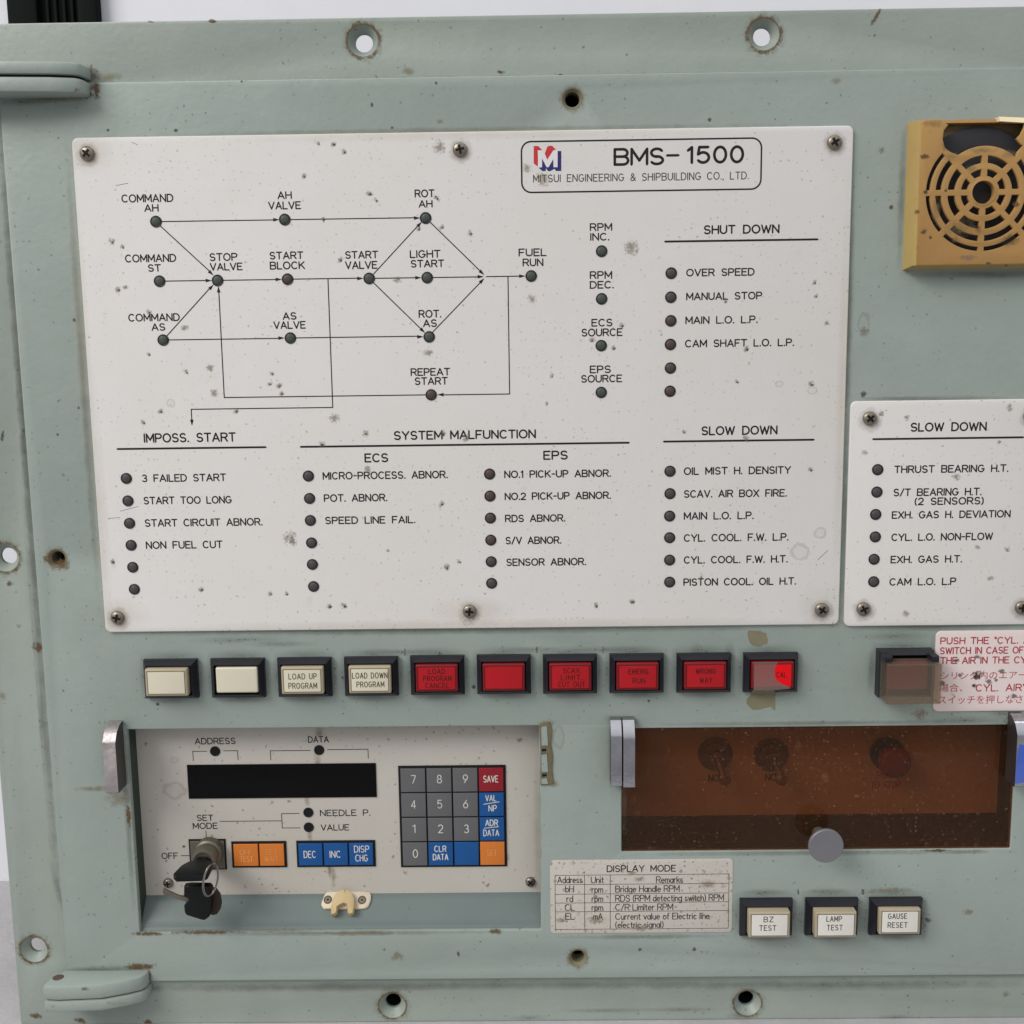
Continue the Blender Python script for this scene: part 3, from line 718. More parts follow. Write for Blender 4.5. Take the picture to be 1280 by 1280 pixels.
for px, py, r in [(789, 310, 12), (549, 184, 9), (665, 374, 7), (588, 264, 0), (404, 274, 4), (268, 492, 6), (295, 514, 5), (233, 465, 5), (263, 460, 6), (201, 514, 4), (179, 528, 4), (535, 441, 7), (497, 350, 6), (362, 672, 11),
        (366, 677, 8), (485, 688, 3), (745, 757, 5), (790, 752, 5), (767, 435, 4), (777, 407, 4), (740, 425, 5), (337, 480, 4), (349, 482, 5), (352, 492, 4), (340, 467, 3), (418, 523, 7), (583, 548, 6), (457, 542, 5), (553, 542, 5),
        (460, 587, 6), (552, 630, 5), (425, 325, 5), (678, 224, 9), (1018, 353, 4), (1020, 370, 4), (1033, 404, 4), (932, 547, 6), (921, 477, 4), (907, 376, 4), (933, 436, 5), (876, 722, 4), (1014, 480, 5), (1013, 587, 4), (683, 505, 3), (574, 515, 0),
        (186, 390, 4), (231, 410, 6), (186, 443, 4), (148, 362, 5), (157, 359, 4), (141, 702, 5), (251, 737, 5), (338, 742, 4), (558, 709, 5), (574, 702, 4), (412, 758, 5), (430, 757, 5), (358, 742, 4), (402, 555, 5), (855, 540, 4), (140, 302, 5),
        (153, 309, 4), (462, 242, 5), (470, 250, 4), (546, 248, 5), (552, 284, 4), (588, 292, 5), (523, 286, 4), (665, 208, 0), (659, 210, 7), (380, 220, 4), (430, 190, 4), (417, 180, 5), (398, 179, 4), (690, 470, 4)]:
    if r: mb.decal(px, py, r * 1.15, r * random.uniform(.75, 1.1), M['spot'], PH, rot=random.uniform(0, 3)); r < 6 and mb.decal(px + 1, py + 1, r * .45, r * .4, M['dirt'], PH, lift=.045)
for px, py, r in [(214, 664 - 160, 6), (562, 1, 0), (584, 778, 5), (1170, 1, 0), (1015, 488, 6), (974, 480, 5), (1025, 666, 8), (1000, 690, 12)]:
    if r: mb.decal(px, py, r * 1.2, r, M['ring'], PH)
for a, b in (((145, 232), (160, 229)), ((165, 178), (172, 181)), ((1022, 700), (1035, 688)), ((135, 648), (150, 647)), ((150, 639), (173, 633))):
    line(mb, [a, b], .5, M['ink_soft'], PH, snap=0)
plate1 = mb.build('indicator_plate', panel, 'large white indicator plate with flow diagram and alarm lists')
for px, py in PS: screw(px, py, PH, panel)

K = M['ink']
GR_ = {}
def group_of(a, y):
    if y < 240 and a > 640: return 'title'
    if y < 520: return 'diagram' if a < 700 else 'speed' if a < 800 else 'shut'
    return 'start' if a < 340 else 'system' if 480 < a < 500 and y < 560 else 'ecs' if a < 580 else 'eps' if a < 800 else 'slow'
def lett(a, y): return GR_.setdefault(group_of(a, y), MB())
for s_, a, b, y, hp in [
    ('COMMAND', 152.5, 216, 247.8, 8.8), ('AH', 181, 197.5, 260, 8.2), ('AH', 347.5, 364, 244, 8.3), ('VALVE', 336, 375.5, 256.8, 8.5), ('ROT.', 519, 545, 241.8, 8.5), ('AH', 524, 540, 254.8, 8),
    ('COMMAND', 157, 219.5, 322.8, 8.6), ('ST', 185.5, 200.5, 335, 8), ('STOP', 262.5, 296, 321.3, 8.5), ('VALVE', 263, 302.5, 333.3, 8.2), ('START', 337.5, 378.5, 319.3, 8.2), ('BLOCK', 338, 380.5, 331.8, 8.5),
    ('START', 432, 472, 318.5, 8.2), ('VALVE', 432, 471, 331.3, 8.4), ('LIGHT', 513, 550, 317.5, 8.4), ('START', 514, 554.5, 329.5, 8.2), ('FUEL', 649, 682.5, 315.5, 8.4), ('RUN', 654, 678.5, 328, 8.3),
    ('COMMAND', 161, 224, 396.8, 8.4), ('AS', 190, 206, 408.8, 8), ('AS', 354, 370, 395, 8), ('VALVE', 342.5, 381.5, 406.3, 8.2), ('ROT.', 524, 551, 392.3, 8.4), ('AS', 529.5, 545.5, 404, 8.2),
    ('REPEAT', 514, 562, 464.9, 8.2), ('START', 519, 559, 476.3, 8.2),
    ('RPM', 738, 764.5, 283.8, 8.3), ('INC.', 738.5, 761, 296, 8.3), ('RPM', 738, 764.5, 343.8, 8.3), ('DEC.', 738, 766.5, 356, 8.2), ('ECS', 740, 765, 403.3, 8.2), ('SOURCE', 727.5, 777.5, 415.5, 8.4), ('EPS', 738, 763, 461.7, 8.2), ('SOURCE', 727, 777, 473.3, 8.2),
    ('OVER SPEED', 858.5, 942.5, 340.3, 8.2), ('MANUAL STOP', 858.5, 952, 370, 8.2), ('MAIN L.O. L.P.', 857.5, 946.5, 399.8, 8.2), ('CAM SHAFT L.O. L.P.', 857, 992, 428.7, 8.2),
    ('3 FAILED START', 178, 282, 597.3, 8.2), ('START TOO LONG', 180, 289, 625.2, 8.2), ('START CIRCUIT ABNOR.', 181.5, 327.5, 653, 8.2), ('NON FUEL CUT', 183, 277.5, 681, 8.2),
    ('MICRO-PROCESS. ABNOR.', 404, 559, 594, 8.2), ('POT. ABNOR.', 405.5, 483.5, 622.3, 8.2), ('SPEED LINE FAIL.', 407, 518.5, 650, 8),
    ('NO.1 PICK-UP ABNOR.', 631, 763, 592.2, 8), ('NO.2 PICK-UP ABNOR.', 631.5, 763, 619.8, 8), ('RDS ABNOR.', 632, 706, 647.8, 8), ('S/V ABNOR.', 632.5, 701, 675.4, 8), ('SENSOR ABNOR.', 633.5, 732, 702.4, 8),
    ('OIL MIST H. DENSITY', 855.5, 988, 588.2, 8.2), ('SCAV. AIR BOX FIRE.', 855.5, 983, 616.8, 8.2), ('MAIN L.O. L.P.', 855.5, 941.5, 644.6, 8.2), ('CYL. COOL. F.W. L.P.', 855.5, 985, 671.8, 8.2), ('CYL. COOL. F.W. H.T.', 855.5, 984, 699.3, 8), ('PISTON COOL. OIL H.T.', 855, 994.5, 727, 8)]:
    text(lett(a, y), s_, a, b, y, hp, K, PH, 1.42)
for s_, a, b, y, hp in [('IMPOSS. START', 180.5, 294, 547, 10), ('SYSTEM MALFUNCTION', 493, 669, 543.4, 9.6), ('ECS', 456.5, 484.5, 572.3, 9.6), ('EPS', 680, 709, 569, 9.6), ('SHUT DOWN', 880.5, 973.5, 286.6, 9.6), ('SLOW DOWN', 877.5, 971, 538, 9.6)]:
    text(lett(a, y), s_, a, b, y, hp, K, PH, 1.7)
lt = lett(800, 200)
text(lt, 'BMS', 768.5, 829, 195.8, 19, K, PH, 2.9, gap=.2); text(lt, '_', 834, 848, 194.2, 19, K, PH, 2.6); text(lt, '1500', 860, 928.5, 193.3, 19.2, K, PH, 3.0, gap=.3)
text(lt, 'MITSUI ENGINEERING & SHIPBUILDING CO., LTD.', 667, 935.5, 221.3, 8.7, M['ink_soft'], PH, 1.0, gap=.3, space=.9)
for q in GR_.values(): q.build('lettering', plate1, smooth=0)

fl = MB(); W = 1.35
for pts in [[(202, 277), (345, 274.6)], [(364, 274.5), (522, 272.6)], [(200.5, 282.5), (263, 340)], [(207, 351.4), (262, 350.6)], [(208.5, 420), (263, 359.5)], [(211, 424.9), (353, 422.6)], [(370, 422.4), (526, 421.1)],
            [(279, 350.4), (350, 349.2)], [(367, 348.9), (452, 348.1)], [(469, 347.9), (525, 347.1)], [(541.5, 346.9), (601, 345.9)], [(608, 345.8), (655, 345.1)],
            [(467, 342.5), (524, 280.5)], [(467, 353.5), (527, 412)], [(538, 278), (601.5, 340)], [(541, 415), (601.5, 352)]]:
    line(fl, pts, W, K, PH)
line(fl, [(635, 346), (636.8, 492.5), (550, 493.3)], W, K, PH); line(fl, [(531.5, 493.6), (280.3, 495.7), (273.2, 362)], W, K, PH, lift=.034)
line(fl, [(410, 349), (417, 509.3), (239, 511.2), (239.7, 527)], W, K, PH, snap=1.2, lift=.038)
for a, b in [((300, 274.9), (349.5, 274.6)), ((480, 272.8), (525.5, 272.5)), ((200, 282), (267.2, 344.5)), ((220, 351), (265, 350.6)), ((208, 420), (267.2, 355.5)), ((300, 423), (356, 422.5)), ((480, 421.3), (529.5, 421)),
             ((300, 350), (352.5, 349.2)), ((400, 348.5), (454.5, 348)), ((490, 347.5), (527, 347.1)), ((560, 346.5), (605, 345.8)), ((620, 345.5), (657, 345.1)), ((480, 328), (527.5, 277)), ((480, 366), (531.5, 416.5)),
             ((560, 300), (605.5, 344)), ((560, 395), (605.5, 347.6)), ((600, 493), (546.5, 493.4)), ((275, 400), (273, 357.5)), ((239.5, 515), (240, 532.5))]:
    arrow(fl, a, b, K, PH)
fl.build('flow_lines', plate1, smooth=0)
for pts in [[(147, 561.3), (332, 559)], [(376, 558.6), (786, 553.3)], [(831.5, 302), (1022, 299)], [(830, 552), (1017, 548.8)]]:
    fl = MB(); line(fl, pts, 2.5, K, PH); fl.build('heading_rule', plate1, smooth=0)
bd = MB(); bx = rect(652, 174.8, 951.5, 238.5, PH)
bd.ribbon(rrect(*bx, 4.0, 6), 2.0 * mmpx(200), PH + .03, K, closed=True); bd.build('title_border', plate1, smooth=0)
em = MB()
def ep(l, m, dh): em.plate([at(640 + a / 8, 165 + b / 8, PH) for a, b in l], PH + .005, PH + dh, m)
ep([(217, 140), (262, 140), (302, 180), (262, 184), (258, 345), (217, 315)], M['logo_red'], .03)
ep([(328, 214), (352, 150), (366, 138), (402, 138), (440, 176), (414, 184), (352, 276)], M['logo_red'], .034)
ep([(456, 190), (493, 190), (493, 390), (440, 390), (425, 368), (382, 392), (362, 392), (338, 362), (338, 390), (305, 392), (266, 358), (300, 352), (302, 268), (348, 350), (412, 268), (414, 352), (456, 352)], M['logo_blue'], .03)
ep([(258, 184), (304, 184), (352, 280), (412, 184), (456, 184), (456, 352), (420, 352), (418, 262), (366, 352), (346, 352), (300, 262), (300, 352), (262, 352)], M['logo_white'], .045)
em.build('emblem', plate1, smooth=0)

# second plate on the right
xa = at(1059.5, 640, PH)[0]; xb = at(1310, 640, PH)[0]; zt2 = at(1180, 500.2, PH)[1]; zb2 = at(1160, 782, PH)[1]
mb = MB(); mb.plate(rrect(xa, xb, zb2, zt2, 2.6), .02, PH, M['white'], bev=.45)
PS2 = [(1087, 523), (1288, 520), (1079, 761), (1277, 759.5)]
for px, py in PS2: mb.decal(px + 1, py + 2, 17, 17, M['halo'], PH)
for px, py, r in [(1102, 517, 4), (1134, 522, 4), (1249, 553, 3), (1081, 566, 4), (1259, 687, 4), (1222, 684, 4), (1132, 767, 5), (1195, 596, 5), (1238, 723, 4), (1262, 510, 5)]:
    mb.decal(px, py, r * 1.3, r, M['spot'], PH, rot=random.uniform(0, 3))
plate2 = mb.build('indicator_plate', panel, 'smaller white indicator plate headed slow down at the right edge')
for px, py in PS2: screw(px, py, PH, panel)
lt = MB(); text(lt, 'SLOW DOWN', 1139, 1232.5, 533.5, 9.6, K, PH, 1.7)
for s_, a, b, y, hp in [('THRUST BEARING H.T.', 1118.5, 1260, 586, 8.2), ('S/T BEARING H.T.', 1117.5, 1226.5, 615, 8.2), ('(2 SENSORS)', 1144, 1229, 626.3, 8), ('EXH. GAS H. DEVIATION', 1115.5, 1262.5, 643, 8), ('CYL. L.O. NON-FLOW', 1115, 1240.5, 671, 8), ('EXH. GAS H.T.', 1114, 1202, 699, 8), ('CAM L.O. L.P', 1112.5, 1194.5, 727, 8)]:
    text(lt, s_, a, b, y, hp, K, PH, 1.42)
line(lt, [(1091.5, 549), (1279, 547)], 2.5, K, PH); lt.build('lettering', plate2, smooth=0)

# ---- indicator lamps (one of each colour is built, the rest are copies)
def make_lamp(px, py, lens):
    x, z = at(px, py, PH); mb = MB(); R = 2.48
    mb.lathe(x, z, [(R, PH + .01), (R, PH + .22), (R - .25, PH + .34), (R - .5, PH + .25), (R - .55, PH + .1)], M['lens_rim'], n=26, cap1=False)
    o = mb.build('indicator_lamp', panel)
    mb = MB(); q = R - .5
    mb.lathe(x, z, [(q, PH + .1), (q * .95, PH + .3), (q * .8, PH + .52), (q * .55, PH + .7), (q * .28, PH + .78), (.05, PH + .8)], lens, n=26)
    mb.build('lens', o); return o
LAMPS = {'lens_green': [(195, 277), (356, 274.5), (532, 272.5), (199.5, 351.5), (272, 350.5), (461.5, 348), (534, 347), (664, 345), (204, 425), (363, 422.5), (536.5, 421), (752, 314), (752, 373.5), (751.5, 432), (751.5, 490.5)],
 'lens_red': [(359.5, 349), (539, 493.5), (838.5, 401), (838, 430.5), (837.5, 489), (612, 592.5), (612.5, 620), (613, 647.5), (613.5, 675)],
 'lens_grey': [(839, 341.5), (838.5, 371.5), (838, 460), (837.5, 589), (837.5, 617), (837, 645), (837, 672), (837, 700), (837, 727.5), (385.5, 595), (387, 623), (388, 650.5), (389.5, 678.5), (390.5, 705.5), (392, 733),
   (614, 702), (614.5, 729), (158, 598), (160, 626), (162, 654), (164, 681.5), (166, 709), (168, 736.5), (1097, 587), (1096, 615), (1094.5, 643), (1094, 671), (1092.5, 699), (1092, 727)]}
for kind, L in LAMPS.items():
    src = make_lamp(*L[0], M[kind]); s0 = at(*L[0], PH)
    for q in L[1:]:
        p = at(*q, PH); c = copy_part(src, WLOC[src.name] + Vector((p[0] - s0[0], 0, p[1] - s0[1])), panel)

# ---- lit push buttons in black bezels
BW, BH = 24.3, 18.0
def push_button(px, py, kind, words, label, top=8.4, ink=None, off=(0, 0), lip=True):
    x, z = at(px, py); mb = MB()
    def R_(w_, h_, hh): return [(x - w_ / 2, z - h_ / 2, hh), (x + w_ / 2, z - h_ / 2, hh), (x + w_ / 2, z + h_ / 2, hh), (x - w_ / 2, z + h_ / 2, hh)]
    rings = [R_(BW, BH, .02), R_(BW, BH, 2.2), R_(BW - .5, BH - .5, 2.6), R_(BW - 3.9, BH - 3.9, 5.2), R_(BW - 4.2, BH - 4.2, 5.2), R_(BW - 4.3, BH - 4.3, .6)]
    ids = [[mb.v(*p) for p in r] for r in rings]
    for a, b in zip(ids, ids[1:]):
        for k in range(4): mb.face([a[k - 1], a[k], b[k], b[k - 1]], M['black'])
    mb.face(ids[-1], M['black_deep'])
    o = mb.build('push_button', panel, label, smooth=20)
    cx, cz = x + off[0], z + off[1]; cw, chh = BW - 5.4, BH - 5.4
    body, plate_ = {'cream': (M['cream_dark'], M['cream']), 'plain': (M['cream'], M['cream']), 'red': (M['red_dark'], M['red']), 'bright': (M['red_dark'], M['red_bright']), 'pale': (M['cream_dark'], M['pale']), 'tan': (M['cream_dark'], M['cream'])}[kind]
    mb = MB()
    if kind == 'plain': mb.plate(rrect(cx - cw / 2, cx + cw / 2, cz - chh / 2 + .3, cz + chh / 2 - .3, .8, 3), .7, top, plate_, bev=.9)
    else:
        mb.plate(rrect(cx - cw / 2, cx + cw / 2, cz - chh / 2, cz + chh / 2, .5, 2), .7, top, body, bev=.7)
    cap = mb.build('button_cap', o)
    if kind != 'plain':
        mb = MB(); mb.plate(rrect(cx - cw / 2 + .95, cx + cw / 2 - .95, cz - chh / 2 + .95, cz + chh / 2 - .95, .2, 2), top - .01, top + .03, M['groove'] if kind != 'red' and kind != 'bright' else M['ink_darkred'])
        mb.plate(rrect(cx - cw / 2 + 1.25, cx + cw / 2 - 1.25, cz - chh / 2 + 1.25, cz + chh / 2 - 1.25, .2, 2), top + .031, top + .12, plate_, bev=.04)
        mb.build('legend_plate', o)
    if words:
        mb = MB()
        for s_, a, b, y, hp in words: text(mb, s_, a, b, y, hp, ink, top + .13, .88, gap=.4)
        mb.build('lettering', o, smooth=0)
    return o
ib, ir = M['ink_button'], M['ink_darkred']
BY = [847, 846, 845, 844, 842.5, 841.5, 841, 840.3, 839.6, 839]
BX = [215.5, 299, 382, 465, 547.3, 630, 712.3, 795.2, 878.8, 962]
z_row = sum(at(x, y)[1] for x, y in zip(BX, BY)) / 10
push_button(BX[0], BY[0], 'tan', None, 'blank cream push button, far left of the row', 7.6, off=(-.5, -.1))
push_button(BX[1], BY[1], 'plain', None, 'plain blank cream push button without a rim', 5.4, off=(.2, 0))
push_button(BX[2], BY[2], 'cream', [('LOAD UP', 361, 395.5, 845.5, 6.6), ('PROGRAM', 361, 396, 857.2, 6.6)], 'cream push button reading LOAD UP PROGRAM', 7.0, ib, (-.2, -.1))
push_button(BX[3], BY[3], 'cream', [('LOAD DOWN', 440.5, 484, 844.4, 6.6), ('PROGRAM', 446, 480, 855.5, 6.4)], 'cream push button reading LOAD DOWN PROGRAM', 7.0, ib, (-.1, -.1))
push_button(BX[4], BY[4], 'red', [('LOAD', 536, 556, 839.2, 6), ('PROGRAM', 529.5, 564, 848, 6), ('CANCEL', 532, 561, 857, 6)], 'red push button reading LOAD PROGRAM CANCEL', 6.8, ir)
push_button(BX[5], BY[5], 'red', None, 'blank red push button', 6.8)
push_button(BX[6], BY[6], 'red', [('SCAV.', 704, 726, 838.2, 6), ('LIMIT.', 701.5, 728, 847, 6), ('CUT OUT', 698, 731, 855.5, 6)], 'red push button reading SCAV LIMIT CUT OUT', 6.8, ir)
push_button(BX[7], BY[7], 'red', [('EMERG.', 786, 812, 839.5, 6), ('RUN', 791, 806, 851, 6)], 'red push button reading EMERG RUN', 6.8, ir)
push_button(BX[8], BY[8], 'red', [('WRONG', 870, 894.5, 839, 6), ('WAY', 875, 890, 850.5, 6)], 'red push button reading WRONG WAY', 6.8, ir)
lb = push_button(BX[9], BY[9], 'bright', [('CAL', 971, 982.5, 843.5, 6)], 'bright red push button partly covered by grey tape', 6.8, ir)
mb = MB(); mb.plate(pxs([(448, 512), (600, 505), (778, 508), (742, 560), (728, 640), (735, 720), (770, 765), (850, 810), (935, 842), (930, 862), (700, 885), (450, 885)], 900, 780, 10.66, 7.1), 6.94, 7.04, M['film']); mb.build('tape_film', lb)
mb = MB(); mb.hexa([(*at(940, 863, 6.9), 6.9), (*at(968, 863, 6.9), 6.9), (*at(970, 869.5, 1.5), .4), (*at(940, 868, 1.5), .4)], [(*at(940, 862.4, 7), 7.1), (*at(968, 862.4, 7), 7.1), (*at(970, 870, 1.5), .7), (*at(940, 868.6, 1.5), .7)], M['tape']); mb.build('tape_flap', lb)
push_button(956.5, 1144.3, 'pale', [('BZ', 955, 966.5, 1149.3, 6.2), ('TEST', 949.5, 970, 1160, 6.2)], 'cream push button reading BZ TEST', 9.2, ib, (.1, .1))
push_button(1038, 1143.6, 'pale', [('LAMP', 1033.5, 1052, 1148.6, 6.2), ('TEST', 1034, 1053, 1159.5, 6.2)], 'cream push button reading LAMP TEST', 9.6, ib, (0, .1))
push_button(1118, 1143.2, 'pale', [('GAUSE', 1110.5, 1133.5, 1145.2, 6.2), ('RESET', 1110, 1134, 1156.3, 6.2)], 'white push button reading GAUSE RESET', 7.4, ib, (.2, .3))

# ---- guarded button with hinged clear cover
gx, gz = at(1128, 838.5)
mb = MB(); gw, gh_ = 24.5, 21.5
def GR(w_, h_, hh, oz=0): return [(gx - w_ / 2, gz - h_ / 2 + oz, hh), (gx + w_ / 2, gz - h_ / 2 + oz, hh), (gx + w_ / 2, gz + h_ / 2 + oz, hh), (gx - w_ / 2, gz + h_ / 2 + oz, hh)]
ids = [[mb.v(*p) for p in r] for r in (GR(gw, gh_, .02), GR(gw, gh_, 5), GR(gw - 3, gh_ - 3, 7), GR(gw - 3.4, gh_ - 3.4, 1))]
for a, b in zip(ids, ids[1:]):
    for k in range(4): mb.face([a[k - 1], a[k], b[k], b[k - 1]], M['black'])
mb.face(ids[-1], M['black_deep'])
for sx in (-1, 1): mb.box(gx + sx * 10.2 - 1.7, gx + sx * 10.2 + 1.7, gz + gh_ / 2 - 3.6, gz + gh_ / 2 - .6, 6.2, 12.5, M['black'], bev=.5)
gb = mb.build('guarded_button', panel, 'push button under a smoky clear hinged guard', smooth=20)
mb = MB(); mb.plate(rrect(gx - 8.6, gx + 8.6, gz - 6.4, gz + 6.4, .6, 2), 1.2, 8, M['red_dark'], bev=.6); mb.build('button_cap', gb)
mb = MB(); gzz = gz - 1.5
mb.plate(rrect(gx - 11.9, gx + 11.9, gzz - 8.9, gzz + 9.2, .7, 3), 15.2, 16.4, M['guard'], bev=.4)
for sx in (-1, 1): mb.box(gx + sx * 11.3 - .55, gx + sx * 11.3 + .55, gzz - 8.9, gzz + 9.1, 6.5, 15.2, M['guard'])
for zz in (gzz - 8.4, gzz + 8.7): mb.box(gx - 10.7, gx + 10.7, zz - .5, zz + .5, 6.5, 15.2, M['guard'])
mb.build('guard_cover', gb)

# ---- red instruction plate
rx0 = at(1168.3, 840, .8)[0]; rx1 = at(1400, 840, .8)[0]; rz1 = at(1225, 788.5, .8)[1]; rz0 = at(1225, 889, .8)[1]; RH = .8
mb = MB(); mb.plate(rrect(rx0, rx1, rz0, rz1, 2.4), .02, RH, M['red_plate'], bev=.3)
for px, py, r in [(1222, 844, 7), (1221, 846, 5), (1178, 854, 4), (1218, 857, 3.5), (1252, 839, 3.5), (1222, 821, 3.5), (1236, 852, 4), (1245, 850, 3), (1200, 844, 3), (1195, 826, 4), (1268, 870, 4)]: mb.decal(px, py, r * 1.3, r, M['dirt'], RH)
ip = mb.build('instruction_plate', panel, 'pinkish white plate with red English and Japanese instructions')
lt = MB(); R_ = M['ink_red']
text(lt, 'PUSH THE "CYL. AIR"', 1176, 1301, 800.5, 7.6, R_, RH, 1.25, space=.7); text(lt, 'SWITCH IN CASE OF', 1175.5, 1279, 813, 7.6, R_, RH, 1.25, space=.7); text(lt, 'THE AIR IN THE CYL.', 1176, 1291, 825.2, 7.6, R_, RH, 1.25, space=.7)
text(lt, '"CYL. AIR"', 1216, 1281, 859.6, 8, R_, RH, 1.25, space=.9)
def japanese(mb, s_, a, b, y, hp):
    cu = bpy.data.curves.new('jp', 'FONT'); cu.body = s_; cu.resolution_u = 3
    o = bpy.data.objects.new('jp', cu); COL.objects.link(o)
    me = bpy.data.meshes.new_from_object(o.evaluated_get(bpy.context.evaluated_depsgraph_get()))
    xs = [v.co.x for v in me.vertices]; ys = [v.co.y for v in me.vertices]
    X0 = at(a, y, RH)[0]; X1 = at(b, y, RH)[0]; Zc = at((a + b) / 2, y, RH)[1]; H = hp * mmpx(y)
    base = len(mb.V)
    for v in me.vertices: mb.v(X0 + (v.co.x - min(xs)) / (max(xs) - min(xs)) * (X1 - X0), Zc + ((v.co.y - min(ys)) / (max(ys) - min(ys)) - .5) * H, RH + .03)
    for p in me.polygons: mb.face([base + i for i in p.vertices], R_)
    bpy.data.objects.remove(o); bpy.data.meshes.remove(me); bpy.data.curves.remove(cu)
japanese(lt, 'シリンダ内のエアー', 1176, 1283, 844, 10.5); japanese(lt, '場合、', 1174, 1203, 859.8, 10.5); japanese(lt, 'スイッチを押しなさい', 1173, 1291, 874.3, 11)
lt.build('lettering', ip, smooth=0)

# ---- speaker with broken grille
SH = 9.0
sb = rect(1131, 148, 1340, 337, 0)
sf = (at(1146, 240, SH)[0], 0, at(1230, 330.5, SH)[1], at(1230, 148.5, SH)[1])
gc = at(1229.5, 240.3, SH); sf = (sf[0], 2 * gc[0] - sf[0], sf[2], sf[3])
sbx = (at(1131.5, 240, 0)[0], 0, at(1230, 336.5, 0)[1], at(1230, 152, 0)[1]); sbx = (sbx[0], 2 * gc[0] - sbx[0], sbx[2], sbx[3])
k = mmpx(240, SH)
def sp(px, py): return at(px, py, SH)
r54 = 54 * k
def polar(r, a): return (gc[0] + r * k * math.cos(math.radians(a)), gc[1] + r * k * math.sin(math.radians(a)))
# front sheet: rounded square with the upper part broken out
out = [(sf[0] + 1, sf[2]), (sf[1] - 1, sf[2]), (sf[1], sf[2] + 1), (sf[1], sf[3] - 1), (sf[1] - 1, sf[3])]
out += [sp(1283, 150), sp(1280, 160), sp(1276, 168), sp(1271, 173.5), sp(1275, 179), sp(1279, 182), sp(1272, 190)]
out += [polar(56, a) for a in range(48, 131, 6)]
out += [sp(1188, 190), sp(1181, 184), sp(1178.5, 174), sp(1180, 163), sp(1185.5, 156), sp(1181, 152.5), sp(1177, 149), (sf[0] + 2.5, sf[3]), (sf[0] + .6, sf[3] - .7)]
slots = []
def slot(r0, r1, a0, a1, half=3.6):
    h0 = math.degrees(math.asin(half / r0)); h1 = math.degrees(math.asin(half / r1)); n = 7
    A = [polar(r1, a0 + h1 + (a1 - a0 - 2 * h1) * t / n) for t in range(n + 1)]
    B = [polar(r0, a0 + h0 + (a1 - a0 - 2 * h0) * t / n) for t in range(n + 1)]
    slots.append(A + B[::-1])
for q in range(8):
    a0 = q * 45; a1 = a0 + 45
    if q not in (1, 2):
        slot(66.5, 71.5, a0, a1); slot(52.5, 59.5, a0, a1)
    slot(35.5, 44.5, a0, a1); slot(20, 28, a0, a1)
mb = MB()
mb.plate(out, SH - 1.6, SH, M['tan'], holes=slots + [circ(gc[0], gc[1], 14 * k, 28)], bev=.25)
# collar around the centre and dirt on the front
mb.lathe(*gc, [(14.2 * k, SH - 3.5), (14.2 * k, SH + .15), (16.3 * k, SH + .15), (17 * k, SH)], M['tan'], n=28, cap1=False)
for px, py, rx, ry, mt in [(1264, 300, 12, 9, 'dirt'), (1258, 303, 14, 9, 'grime'), (1156, 196, 7, 4, 'dirt'), (1146, 265, 3.5, 3, 'dirt'), (1155, 289, 5, 4, 'dirt'), (1163, 297, 3, 2.5, 'dirt'), (1270, 255, 5, 5, 'rust'), (1210, 322, 14, 4, 'spot'), (1236, 329, 4, 2, 'dirt'), (1182, 238, 3, 2.5, 'dirt'), (1157, 240, 4, 3, 'dirt'), (1195, 300, 8, 6, 'rust_soft'), (1258, 332, 3, 2, 'dirt'), (1190, 196, 12, 7, 'rust_soft'), (1228, 188, 22, 5, 'rust_soft'), (1213, 210, 9, 6, 'rust_soft'), (1262, 192, 12, 6, 'rust_soft'), (1170, 262, 8, 20, 'rust_soft'), (1165, 155, 18, 6, 'rust_soft'), (1200, 285, 26, 14, 'rust_soft')]: mb.decal(px, py, rx, ry, M[mt], SH)
spk = mb.build('speaker', panel, 'yellowed tan speaker with a broken round grille')
mb = MB(); t = 1.0
def wall4(a, b, c, d): i = [mb.v(*p) for p in (a, b, c, d)]; mb.face(i, M['tan_side'])
B0, B1 = sbx[0], sbx[1]; Z0, Z1 = sbx[2], sbx[3]; f0, f1, g0, g1 = sf
mb.hexa([(B0, Z0, .02), (B0 + 2, Z0, .02), (B0 + 2, Z1, .02), (B0, Z1, .02)], [(f0 - .35, g0, SH - .6), (f0 + 1.2, g0, SH - .2), (f0 + 1.2, g1, SH - .2), (f0 - .35, g1, SH - .6)], M['tan_side'])
mb.hexa([(B1 - 2, Z0, .02), (B1, Z0, .02), (B1, Z1, .02), (B1 - 2, Z1, .02)], [(f1 - 1.2, g0, SH - .2), (f1 + .35, g0, SH - .6), (f1 + .35, g1, SH - .6), (f1 - 1.2, g1, SH - .2)], M['tan_side'])
mb.hexa([(B0 + 2, Z0, .02), (B1 - 2, Z0, .02), (B1 - 2, Z0 + 2, .02), (B0 + 2, Z0 + 2, .02)], [(f0 + 1.2, g0 - .2, SH - .5), (f1 - 1.2, g0 - .2, SH - .5), (f1 - 1.2, g0 + 1, SH - .2), (f0 + 1.2, g0 + 1, SH - .2)], M['tan_side'])
mb.hexa([(B0 + 2, Z1 - 1.6, .02), (B1 - 2, Z1 - 1.6, .02), (B1 - 2, Z1, .02), (B0 + 2, Z1, .02)], [(f0 + 1.2, Z1 - 1.2, 5.2), (f1 - 1.2, Z1 - 1.2, 5.2), (f1 - 1.2, Z1 + .1, 5.0), (f0 + 1.2, Z1 + .1, 5.0)], M['tan'])
mb.build('speaker_housing', spk, smooth=30)
mb = MB(); mb.plate([(B0 + 2.1, Z0 + 2.1), (B1 - 2.1, Z0 + 2.1), (B1 - 2.1, Z1 - 1.7), (B0 + 2.1, Z1 - 1.7)], .3, 1.2, M['tan_in']); mb.build('back_plate', spk)
